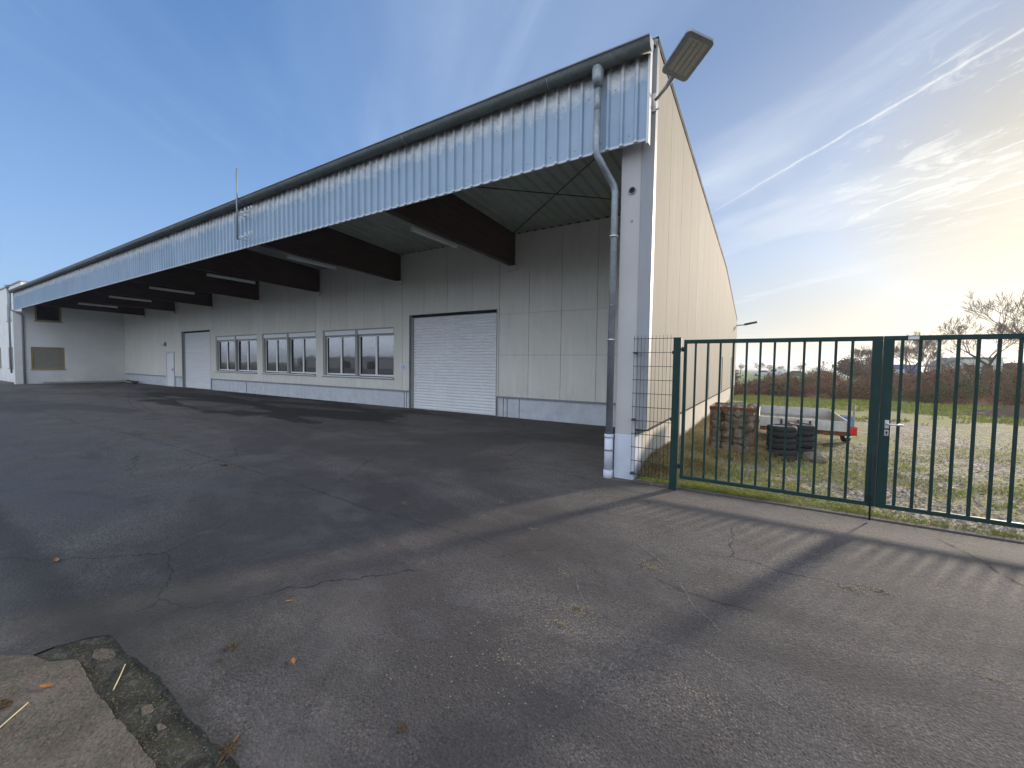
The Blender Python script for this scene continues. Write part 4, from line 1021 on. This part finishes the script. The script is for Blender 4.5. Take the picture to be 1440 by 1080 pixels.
# bramble thicket
def hedge_h(x): return 1.0+.085*max(0, x)+.20*math.sin(x*.9)+.16*math.sin(x*2.3+1)+.10*math.sin(x*5.9)
m = MB(); v, f = m.v, m.f
nx, ny = 120, 12
hv = []
for j in range(ny+1):
    for i in range(nx+1):
        x = -1.4-3+ 45*i/nx; y = 29.3+5*j/ny; q = math.sin(math.pi*j/ny)**.45 if 0 < j < ny else 0
        hv.append((x, y+.25*math.sin(x*1.9), hedge_h(x)*.86*q+random.uniform(-.10,.10)*q-.02))
m.add(hv, [(j*(nx+1)+i,j*(nx+1)+i+1,(j+1)*(nx+1)+i+1,(j+1)*(nx+1)+i) for j in range(ny) for i in range(nx)])
v, f = m.v, m.f
for _ in range(52000):
    x = random.uniform(-4.4, 26); d = random.random()**1.8; y = 29.15+d*3.5; hh = hedge_h(x)*(1 if d > .2 else .35+.65*random.random())
    z = hh*random.random()**(.4 if d > .15 else 1)*random.uniform(.85,1.10); s = random.uniform(.025,.06); a, b = random.uniform(0,6.28), random.uniform(-1,1)
    dx, dy, dz = math.cos(a)*s, math.sin(a)*s, b*s; k = len(v)
    v += [(x-dx,y-dy,z-dz),(x+dy*.6,y-dx*.6,z+s*.5),(x+dx,y+dy,z+dz),(x-dy*.6,y+dx*.6,z-s*.3)]; f.append((k,k+1,k+2,k+3))
for _ in range(6000):
    x = random.uniform(-4.4, 26); y = random.uniform(29.0,32); z0 = hedge_h(x)*random.uniform(.2,.95); l = random.uniform(.2,.75); a = random.uniform(0,6.28)
    p = [(x,y,z0),(x+.3*l*math.cos(a),y+.3*l*math.sin(a),z0+l*.6),(x+.8*l*math.cos(a),y+.8*l*math.sin(a),z0+l*.75)]; k = len(v)
    for q in p: v += [(q[0]-.008,q[1],q[2]),(q[0]+.008,q[1],q[2])]
    f += [(k,k+1,k+3,k+2),(k+2,k+3,k+5,k+4)]
m.sm = [False]*len(f)
tag(m.build('bramble_thicket', M['bramble']), 'long reddish brown bramble thicket across the back of the lot', 'brambles', kind='stuff')

# bare trees
def tree(x, y, h, spread, label, seed, levels=5, r0=.22, z0=-.05, leafy=0, fork=.22, group='bare trees beyond the brambles', name='bare_tree', twigw=.012):
    rr = random.Random(seed); t = thing(name, label, 'tree', (x, y, z0), group)
    tk, tw = MB(), MB(); tips = []
    def grow(p, d, l, r, lev):
        n_ = 3; pts = [p]; rs = [r]; q = p
        for i in range(n_):
            d = (d + Vector((rr.gauss(0,.13), rr.gauss(0,.13), rr.gauss(.03,.08)))).normalized(); q = q + d*l/n_; pts.append(q); rs.append(r*(1-.38*(i+1)/n_))
        (tk if lev <= 1 else tw).tube(pts, rs, 7 if lev < 2 else (4 if lev < 4 else 3), False, lev < 3)
        if lev >= levels: tips.append(q); return
        kids = rr.choice((3,4)) if lev < 2 else rr.choice((2,3,3))
        for i in range(kids):
            ang = rr.uniform(.35,.85)*spread; az = 6.283*i/kids+rr.uniform(-.6,.6)
            a = d.orthogonal().normalized(); b = d.cross(a)
            nd_ = (d*math.cos(ang)+(a*math.cos(az)+b*math.sin(az))*math.sin(ang)).normalized(); nd_.z += .12; nd_.normalize()
            grow(q if rr.random() < .6 else pts[2], nd_, l*rr.uniform(.60,.82), max(twigw*.7, rs[-1]*rr.uniform(.55,.75)), lev+1)
        if lev >= 1 and rr.random() < .7: grow(q, (d+Vector((0,0,.15))).normalized(), l*.7, max(twigw*.7, rs[-1]*.7), lev+1)
    grow(Vector((x,y,z0)), Vector((rr.gauss(0,.05),rr.gauss(0,.05),1)).normalized(), h*fork, r0, 0)
    if leafy:
        for q in tips:
            for _ in range(leafy):
                c_ = q+Vector((rr.gauss(0,.25),rr.gauss(0,.25),rr.gauss(0,.25))); s = rr.uniform(.04,.10); a = rr.uniform(0,6.28)
                tw.add([c_+Vector((s*math.cos(a),s*math.sin(a),0)), c_+Vector((0,0,s)), c_-Vector((s*math.cos(a),s*math.sin(a),0)), c_-Vector((0,0,s))], [(0,1,2,3)])
    tk.build('trunk', M['bark'], t); tw.build('crown', M['twig'], t)
    return t
tree(18.9, 60, 9.6, 1.05, 'widest bare tree, with spreading limbs, before the small white shed', 11, 6, .30, fork=.25, twigw=.022)
tree(21.6, 58, 11.6, 1.0, 'tall bare tree at the right edge of the picture', 12, 6, .34, fork=.26, twigw=.022)
tree(13.3, 60, 7.6, .95, 'round bare tree beside the low blue building', 13, 6, .2, fork=.25, twigw=.02)
tree(15.9, 66, 6.6, .95, 'slim bare tree between the blue building and the white shed', 14, 5, .16, fork=.27, twigw=.022)
tree(10.4, 62, 5.8, .95, 'low bare tree right behind the wide gate stile', 16, 6, .15, fork=.25, twigw=.02)
tree(6.6, 50, 3.2, 1.0, 'small dense dark tree left of the wide gate stile', 15, 5, .13, leafy=7, fork=.25, group='leafy shrubs beyond the brambles', name='small_tree', twigw=.015)
tree(8.6, 47, 3.2, 1.15, 'ragged shrub touching the wide gate stile', 17, 5, .10, leafy=3, fork=.22, group='leafy shrubs beyond the brambles', name='small_tree', twigw=.015)
tree(-2.6, 40, 2.3, 1.2, 'dark bush just right of the end of the cream wall', 18, 5, .09, leafy=6, fork=.2, group='leafy shrubs beyond the brambles', name='small_tree', twigw=.012)
tree(5.9, 60, 2.6, 1.2, 'low ragged bush before the parked cars', 19, 5, .09, leafy=2, fork=.2, group='leafy shrubs beyond the brambles', name='small_tree', twigw=.015)
farx = [(-6.5,'first'),(-1.5,'second'),(1.2,'third'),(4.3,'fourth'),(8.6,'fifth'),(12.5,'sixth'),(19.5,'seventh')]
for i, (x, nm) in enumerate(farx):
    tree(x*1.05, 150+3*math.sin(i*2.1), 4.6+1.1*math.sin(i*1.7), .95, f'{nm} small bare tree from the left in the far row behind the field', 30+i, 4, .14, fork=.30, twigw=.045, group='far row of small bare trees')

# ------------------------------------------------------------------ far buildings, cars, fence
b = thing('low_building', 'low blue container building beyond the brambles', 'building', (16, 77, 0))
m = MB(); m.box(12.8,17.4,75,80,0,2.45); m.build('wall', M['far_blue'], b)
m = MB(); m.box(12.7,17.5,74.9,80.1,2.452,2.56); m.build('roof', M['far_roof'], b)
for x in (13.3,14.9): m = MB(); m.box(x,x+1.1,74.95,74.998,1.0,1.9); m.build('window', M['white'], b)
b = thing('shed', 'small white shed with a shallow gable roof beyond the brambles', 'building', (22.4, 78, 0))
m = MB(); m.add([(19.9,75,0),(25.0,75,0),(25.0,75,3.0),(24.9,75,3.35),(21.2,75,3.4),(19.9,75,2.45)]+[(19.9,82,0),(25.0,82,0),(25.0,82,3.0),(24.9,82,3.35),(21.2,82,3.4),(19.9,82,2.45)],
    [(0,1,2,3,4,5),(6,11,10,9,8,7)]+[(i,i+6,(i+1)%6+6,(i+1)%6) for i in range(6)]); m.build('wall', M['white'], b)
m = MB(); m.add([(19.6,74.7,2.35),(21.15,74.7,3.48),(25.2,74.7,3.42),(25.2,82.2,3.42),(21.15,82.2,3.48),(19.6,82.2,2.35),(19.6,74.7,2.43),(21.15,74.7,3.58),(25.2,74.7,3.52),(25.2,82.2,3.52),(21.15,82.2,3.58),(19.6,82.2,2.43)],
    [(0,1,4,5),(1,2,3,4),(6,11,10,7),(7,10,9,8),(0,6,7,1),(1,7,8,2),(3,9,10,4),(4,10,11,5),(2,8,9,3),(5,11,6,0)]); m.build('roof', M['far_roof'], b)
for x in (21.6,23.2): m = MB(); m.box(x,x+.9,74.95,74.998,1.2,2.6); m.build('window', M['dark'], b)
b = thing('board_fence', 'brown board fence behind the brambles at the right edge', 'fence', (17, 40, 0))
m = MB(); x = 13.3
while x < 26: m.box(x, x+.14, 40, 40.03, 0, 2.3+.03*math.sin(x*7)); x += .15
m.build('boards', M['fencew'], b)
m = MB(); m.box(13.3,26,40.031,40.08,.5,.6); m.box(13.3,26,40.031,40.08,1.8,1.9); m.build('rail', M['fencew'], b)
def car(paint, label, van=False):
    t = thing('parked_car', label, 'car', (0,0,0), 'cars parked beyond the field')
    L = 4.4; pr = [(-2.2,.35),(-2.2,.75),(-2.05,.92),(-1.1,1.0),(-.45,1.42),(.9,1.46),(1.75,1.02),(2.15,.95),(2.2,.6),(2.2,.35)]
    if van: pr = [(-2.2,.35),(-2.2,.85),(-2.0,1.05),(-1.4,1.15),(-.9,1.85),(2.05,1.9),(2.2,1.2),(2.2,.35)]
    m = MB(); k = len(pr); m.add([(a,-.85,b_) for a,b_ in pr]+[(a,.85,b_) for a,b_ in pr], [tuple(range(k)),tuple(range(2*k-1,k-1,-1))]+[(i,(i+1)%k,(i+1)%k+k,i+k) for i in range(k)])
    m.build('body', paint, t, .05)
    wn = [(-.95,1.02),(-.42,1.36),(.85,1.40),(1.5,1.04)] if not van else [(-1.2,1.2),(-.85,1.75),(.2,1.78),(.2,1.2)]
    m = MB(); m.add([(a,-.856,b_) for a,b_ in wn], [(0,1,2,3)]); m.add([(a,.856,b_) for a,b_ in wn], [(3,2,1,0)]); m.build('window', M['dark'], t)
    for wx_ in (-1.35,1.35):
        for wy_ in (-.8,.8):
            m = MB(); m.tube([(wx_,wy_-.08,.32),(wx_,wy_+.08,.32)], .32, 16); m.build('wheel', M['tyre'], t)
    return t
for i, (x, y, kd, lab) in enumerate(((5.9,118,'pave','black car in the middle of the far row of parked cars'), (11.2,120,'silver','silver car next right of the black car in the far row'),
        (-.5,121,'silver','silver car at the left end of the far row'), (15.4,119,'white','white car right of the silver one in the far row, half behind a gate bar'), (17.9,108,'pave','dark car at the right end of the far row'))):
    c = car(M[kd], lab, van=False); c.location = (x, y, Z0-.02); c.rotation_euler.z = .25*math.sin(i*2.3)
c = car(M['white'], 'white van parked in the far row left of the black car', True); c.name = 'parked_van'; c['category'] = 'van'; c.location = (2.2, 124, Z0-.02)
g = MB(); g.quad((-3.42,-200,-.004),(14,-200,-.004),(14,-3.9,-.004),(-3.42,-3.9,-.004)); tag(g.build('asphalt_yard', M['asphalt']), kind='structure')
for (x0, x1, y, h, lab) in ((-150,-88,-66,3.3,'long grey neighbouring hall across the yard, mirrored in the window panes'), (-80,-52,-74,2.6,'lower grey neighbouring hall across the yard, mirrored in the window panes')):
    b = thing('neighbouring_hall', lab, 'building', ((x0+x1)/2, y, 0))
    m = MB(); m.box(x0,x1,y-14,y,0,h); m.build('wall', M['hall'], b); m = MB()
    m.add([(x0-.4,y+.5,h+.01),(x1+.4,y+.5,h+.01),(x1+.4,y-14.5,h+.01),(x0-.4,y-14.5,h+.01),(x0-.4,y-7,h+.9),(x1+.4,y-7,h+.9)], [(0,1,5,4),(2,3,4,5),(0,4,3),(1,2,5),(0,3,2,1)]); m.build('roof', M['far_roof'], b)
    for i in range(5): m = MB(); xx = x0+(x1-x0)*(i+.3)/5; m.box(xx,xx+4,y,y+.03,0,2.3); m.build('gate_panel', M['darktrim'], b)
# hills on the horizon
m = MB(); k = 90; vs = []
for i in range(k+1):
    t = R(-75+150*i/k); r1 = 1500; hh = 13+7*math.sin(i*.21)+4*math.sin(i*.55+1)
    vs += [(math.sin(t)*r1, math.cos(t)*r1, -1), (math.sin(t)*(r1+150), math.cos(t)*(r1+150), hh), (math.sin(t)*(r1+500), math.cos(t)*(r1+500), -1)]
m.add(vs, [(3*i, 3*i+3, 3*i+4, 3*i+1) for i in range(k)]+[(3*i+1, 3*i+4, 3*i+5, 3*i+2) for i in range(k)], True)
tag(m.build('hills', M['hill']), kind='structure')

# ------------------------------------------------------------------ leaves and twigs on the asphalt
def leaf(x, y, s, mat, label, grp):
    m = MB(); pts = [(-1,0),(-.55,.28),(-.2,.22),(.0,.5),(.3,.25),(.7,.3),(1,0),(.6,-.28),(.25,-.2),(.05,-.45),(-.3,-.25),(-.6,-.3)]
    c_ = random.uniform(.2,.5)
    m.add([(0,0,.004)]+[(a*s*random.uniform(.85,1.15), b_*s*1.1, .003+s*c_*(abs(b_)*.9+a*a*.35)) for a, b_ in pts], [(0,i+1,(i+1)%len(pts)+1) for i in range(len(pts))])
    m.tube([(s,0,.006),(s*1.6,.1*s,.005)], .0012, 4)
    o = m.build('fallen_leaf', M[mat]); o.location = (x, y, .003); o.rotation_euler.z = random.uniform(0,6.28)
    return tag(o, label, 'leaf', grp)
LV = 'fallen leaves on the asphalt'
leaf(-2.16,1.25,.028,'leaf','bright orange leaf on the asphalt right of the brown clump', LV)
leaf(-3.01,.48,.034,'leaf','orange leaf lying on the worn slab', LV).location.z = .010
leaf(-2.74,1.56,.025,'leaf','small orange leaf furthest of those in the sunlit foreground', LV)
leaf(-4.88,.86,.045,'leaf','orange brown leaf in the dark patch at the left edge', LV)
for (x, y, s) in ((-7.27,3.14,.05),(-3.8,1.49,.02),(-4.17,3.83,.035),(-5.66,2.3,.035),(-5.7,2.09,.04),(-6.23,2.12,.03),(-6.35,1.87,.03),(-3.58,3.44,.03),(-2.97,3.5,.025),(-4.47,5.67,.04),(-4.0,4.6,.03),(-5.0,4.0,.03),(-8.0,4.1,.04),(-6.8,5.2,.04),(-10.5,4.2,.05),(-.9,4.2,.02),(.9,4.9,.02),(-9,5.6,.05),(-12,3.9,.05)):
    leaf(x, y, s, 'leafd', 'small brown leaf scattered on the shaded asphalt', LV)
def clump(x, y, r, label, mat='leafd', n_=70):
    m = MB()
    for _ in range(n_):
        a = random.uniform(0,6.28); q = r*random.random()**.6; cx, cy = x+q*1.4*math.cos(a), y+q*math.sin(a); s = r*random.uniform(.10,.28); t = random.uniform(0,6.28); z = .006+r*.35*random.random()*(1-q/r)
        m.add([(cx-s*math.cos(t),cy-s*math.sin(t),z),(cx+s*.4*math.sin(t),cy-s*.4*math.cos(t),z+s*.5),(cx+s*math.cos(t),cy+s*math.sin(t),z),(cx-s*.4*math.sin(t),cy+s*.4*math.cos(t),z+s*.3)], [(0,1,2,3)])
    return tag(m.build('leaf_clump', M[mat]), label, 'leaf clump', 'clumps of leaf litter')
clump(-2.56,1.12,.035,'mossy brown litter clump left of the bright orange leaf'); clump(-2.50,1.03,.016,'tiny litter clump just below the mossy brown one')
clump(-1.34,1.27,.026,'dark brown clump of litter near the bottom edge of the picture'); clump(-1.88,.80,.035,'dark litter at the edge of the dirt channel, bottom left')
clump(-3.02,.33,.045,'dark litter on the worn slab beside the straw')
clump(-7.25,3.1,.05,'brown litter clump far out on the shaded asphalt')
# litter and moss in the channel
m = MB()
for _ in range(2600):
    x = random.uniform(-3.4, 0); y = random.choice((random.gauss(.64,.02), random.gauss(.78,.015), random.uniform(.62,.79))); s = random.uniform(.002,.007); t = random.uniform(0,6.28)
    m.add([(x-s*math.cos(t),y-s*math.sin(t),-.0075),(x+s*math.sin(t),y-s*math.cos(t),-.004),(x+s*math.cos(t),y+s*math.sin(t),-.006)], [(0,1,2)])
M['moss'] = m_veg('channel_litter', (.07,.065,.03), (.13,.11,.08))
tag(m.build('channel_litter', M['moss']), 'grit and moss crumbs lying in the dirt channel', 'litter', kind='stuff')
for (p, q, r, lab) in (((-2.905,.75,-.002),(-2.72,.655,.0),.003,'pale straw lying across the dirt channel'), ((-2.94,.41,.0095),(-2.83,.30,.0095),.003,'pale straw lying on the worn slab at the left edge'),
                       ((-1.92,.86,.008),(-1.86,.75,-.01),.005,'short dark twig at the edge of the dirt channel')):
    m = MB(); mid = tuple((a+b)/2+(.003 if i == 2 else .002) for i, (a, b) in enumerate(zip(p, q))); m.tube([p, mid, q], r, 6)
    tag(m.build('straw', M['straw' if 'straw' in lab else 'leafd']), lab, 'straw')

# ------------------------------------------------------------------ haze
m = MB(); m.box(-2450, 2450, -2450, 2450, -2.2, 32); hz_ = m.build('haze', None)
hm = bpy.data.materials.new('haze'); hm.use_nodes = True; hm.node_tree.nodes.clear()
ho = hm.node_tree.nodes.new('ShaderNodeOutputMaterial'); pv = hm.node_tree.nodes.new('ShaderNodeVolumePrincipled')
pv.inputs['Color'].default_value = (.93,.95,1,1); pv.inputs['Density'].default_value = .0007; pv.inputs['Anisotropy'].default_value = .35
hm.node_tree.links.new(pv.outputs[0], ho.inputs['Volume']); hz_.data.materials.append(hm); tag(hz_, kind='stuff')
hz_['label'] = 'thin pale haze over the far field and the horizon'; hz_['category'] = 'haze'
# ------------------------------------------------------------------ sun and sky
AZ, EL = R(25), R(13.5)
SKB = (2.55, 4.42, 7.1); SKW = (3.0, 3.6, 4.65); SKG = (2.7, 2.62, 2.35)
S = Vector((math.sin(AZ)*math.cos(EL), math.cos(AZ)*math.cos(EL), math.sin(EL)))
sl = bpy.data.lights.new('sun', 'SUN'); sl.energy = 3.1; sl.angle = R(4.5); sl.color = (1.0, .87, .71)
so = bpy.data.objects.new('sun', sl); col.objects.link(so); so.rotation_euler = S.to_track_quat('Z', 'Y').to_euler()

wd = bpy.data.worlds.new('World'); sc.world = wd; wd.use_nodes = True; nt = wd.node_tree; L = nt.links
bg = nt.nodes['Background']
sky = nt.nodes.new('ShaderNodeTexSky'); sky.sky_type = 'NISHITA'; sky.sun_disc = False; sky.sun_elevation = EL; sky.sun_rotation = AZ
sky.air_density = 1.0; sky.dust_density = 1.0; sky.ozone_density = 2.0; sky.altitude = 100
geo = nt.nodes.new('ShaderNodeTexCoord').outputs['Generated']
def vm(op, a, b=None):
    n = nt.nodes.new('ShaderNodeVectorMath'); n.operation = op; L.new(a, n.inputs[0])
    if b is not None:
        if isinstance(b, bpy.types.NodeSocket): L.new(b, n.inputs[1])
        else: n.inputs[1].default_value = b
    return n
def mt(op, a, b=0, c=None):
    n = nt.nodes.new('ShaderNodeMath'); n.operation = op
    for i, q in enumerate((a, b, c)):
        if q is None: continue
        if isinstance(q, bpy.types.NodeSocket): L.new(q, n.inputs[i])
        else: n.inputs[i].default_value = q
    return n.outputs[0]
def mrr(v, a, b, c=0, d=1, sm=False):
    n = nt.nodes.new('ShaderNodeMapRange'); n.clamp = True; L.new(v, n.inputs[0])
    if sm: n.interpolation_type = 'SMOOTHSTEP'
    for i, q in enumerate((a, b, c, d)): n.inputs[1+i].default_value = q
    return n.outputs[0]
sx_ = nt.nodes.new('ShaderNodeSeparateXYZ'); L.new(geo, sx_.inputs[0])
dz = mt('MAXIMUM', sx_.outputs[2], .03)
aa = mt('DIVIDE', vm('DOT_PRODUCT', geo, (-.682,.731,0)).outputs['Value'], dz)   # along the cloud bands
bb = mt('DIVIDE', vm('DOT_PRODUCT', geo, (.731,.682,0)).outputs['Value'], dz)    # across them
cb = nt.nodes.new('ShaderNodeCombineXYZ'); L.new(aa, cb.inputs[0]); L.new(bb, cb.inputs[1])
def wnoise(scale, st, det=6, rough=.6, dist=0, off=0):
    mp = nt.nodes.new('ShaderNodeMapping'); L.new(cb.outputs[0], mp.inputs[0]); mp.inputs['Scale'].default_value = st; mp.inputs['Location'].default_value = (off, off*.7, 0)
    n = nt.nodes.new('ShaderNodeTexNoise'); L.new(mp.outputs[0], n.inputs['Vector']); n.inputs['Scale'].default_value = scale; n.inputs['Detail'].default_value = det
    n.inputs['Roughness'].default_value = rough; n.inputs['Distortion'].default_value = dist; return n.outputs['Fac']
sun_d = vm('DOT_PRODUCT', geo, tuple(S)).outputs['Value']
near = mrr(sun_d, .35, 1.0)
bands = wnoise(1.0, (.25, .8, 1), 5, .5, .6, 3.1)
wisps = wnoise(1.9, (.35, 1.5, 1), 6, .56, .9, 9.0)
puffs = wnoise(5.0, (.6, 1.2, 1), 8, .65, 1.2, 1.7)
lowfade = mrr(sx_.outputs[2], .0, .12)
c1 = mt('MULTIPLY', mrr(bands, .42, .72, 0, 1, True), mrr(near, 0, .8, .26, .75))
c2 = mt('MULTIPLY', mrr(wisps, .50, .78, 0, 1, True), mrr(near, 0, 1, .16, .30))
c3 = mt('MULTIPLY', mrr(puffs, .50, .64, 0, .9, True), mt('MULTIPLY', mrr(sun_d, .93, .985), mrr(sx_.outputs[2], .20, .27)))
# contrail
wig = wnoise(6.0, (1, .0, 1), 3, .6, 0, 5.5)
bw = mt('ADD', bb, mt('MULTIPLY', aa, -.055))
dd = mt('ABSOLUTE', mt('SUBTRACT', mt('ADD', bw, mt('MULTIPLY', mt('SUBTRACT', wig, .5), .035)), 1.640))
tw_ = mrr(wnoise(26, (1, .9, 1), 4, .7, 0, 2.2), .3, .7, .35, 1)
tr1 = mt('MULTIPLY', mt('MULTIPLY', mrr(dd, .013, .003, 0, .95, True), tw_), mt('MULTIPLY', mrr(aa, 2.6, 1.6), mrr(aa, .2, .5)))
haze_t = mt('MULTIPLY', mrr(dd, .05, .0, 0, .10, True), mrr(aa, 2.6, 1.4))
dd2 = mt('ABSOLUTE', mt('SUBTRACT', bw, 1.572))
tr2 = mt('MULTIPLY', mt('MULTIPLY', mrr(dd2, .007, .002, 0, .45), mrr(aa, .98, 1.03)), mrr(aa, 1.17, 1.11))
cl = mt('MINIMUM', mt('ADD', mt('ADD', c1, c2), mt('ADD', mt('ADD', c3, haze_t), mt('ADD', tr1, tr2))), 1.45)
cl = mt('MAXIMUM', mt('MULTIPLY', cl, lowfade), mt('MULTIPLY', mrr(sx_.outputs[2], .55, .10), mrr(near, 0, .9, .34, .42)))
# cloud brightness: forward scatter near the sun
g_ = mt('POWER', mrr(sun_d, .0, 1.0), 5.0)
sc1 = vm('SCALE', sky.outputs[0]); sc1.inputs[3].default_value = .09
gm = nt.nodes.new('ShaderNodeGamma'); L.new(sc1.outputs[0], gm.inputs[0]); gm.inputs[1].default_value = .60
tint = nt.nodes.new('ShaderNodeMix'); tint.data_type = 'RGBA'; L.new(mrr(sun_d, .2, .93), tint.inputs[0]); tint.inputs[6].default_value = (SKB[0],SKB[1],SKB[2],1); tint.inputs[7].default_value = (SKW[0],SKW[1],SKW[2],1)
tin2 = nt.nodes.new('ShaderNodeMix'); tin2.data_type = 'RGBA'; L.new(mt('MAXIMUM', mrr(sun_d, .935, 1.0, 0, 1, True), mt('MULTIPLY', mrr(sx_.outputs[2], .25, .06, 0, .9, True), mrr(sun_d, .72, .93))), tin2.inputs[0]); L.new(tint.outputs[2], tin2.inputs[6]); tin2.inputs[7].default_value = SKG + (1,)
skyc = vm('MULTIPLY', gm.outputs[0], tin2.outputs[2]).outputs[0]
ccr = nt.nodes.new('ShaderNodeMix'); ccr.data_type = 'RGBA'; L.new(g_, ccr.inputs[0]); ccr.inputs[6].default_value = (3.6,4.3,5.4,1); ccr.inputs[7].default_value = (5.0,4.9,4.5,1)
mixc = nt.nodes.new('ShaderNodeMix'); mixc.data_type = 'RGBA'; L.new(mt('MULTIPLY', cl, .62), mixc.inputs[0]); L.new(skyc, mixc.inputs[6]); L.new(ccr.outputs[2], mixc.inputs[7])
# added fill light: broad bright cloud bank in the unseen sky behind the viewer
bank = mt('MULTIPLY', mrr(sx_.outputs[1], .12, -.35, 0, 1, True), mrr(wnoise(.7, (1, 1, 1), 5, .6, .4, 7.7), .30, .48, .55, .95, True))
bank = mt('MULTIPLY', bank, mrr(sx_.outputs[2], -.02, .04, .55, 1))
mixb = nt.nodes.new('ShaderNodeMix'); mixb.data_type = 'RGBA'; L.new(bank, mixb.inputs[0]); L.new(mixc.outputs[2], mixb.inputs[6]); mixb.inputs[7].default_value = (6.3, 7.0, 8.2, 1)
L.new(mixb.outputs[2], bg.inputs['Color']); bg.inputs['Strength'].default_value = .10

vs_ = sc.view_settings; vs_.view_transform = 'Standard'; vs_.look = 'None'; vs_.exposure = 1.15; vs_.gamma = 1
sc.cycles.max_bounces = 8
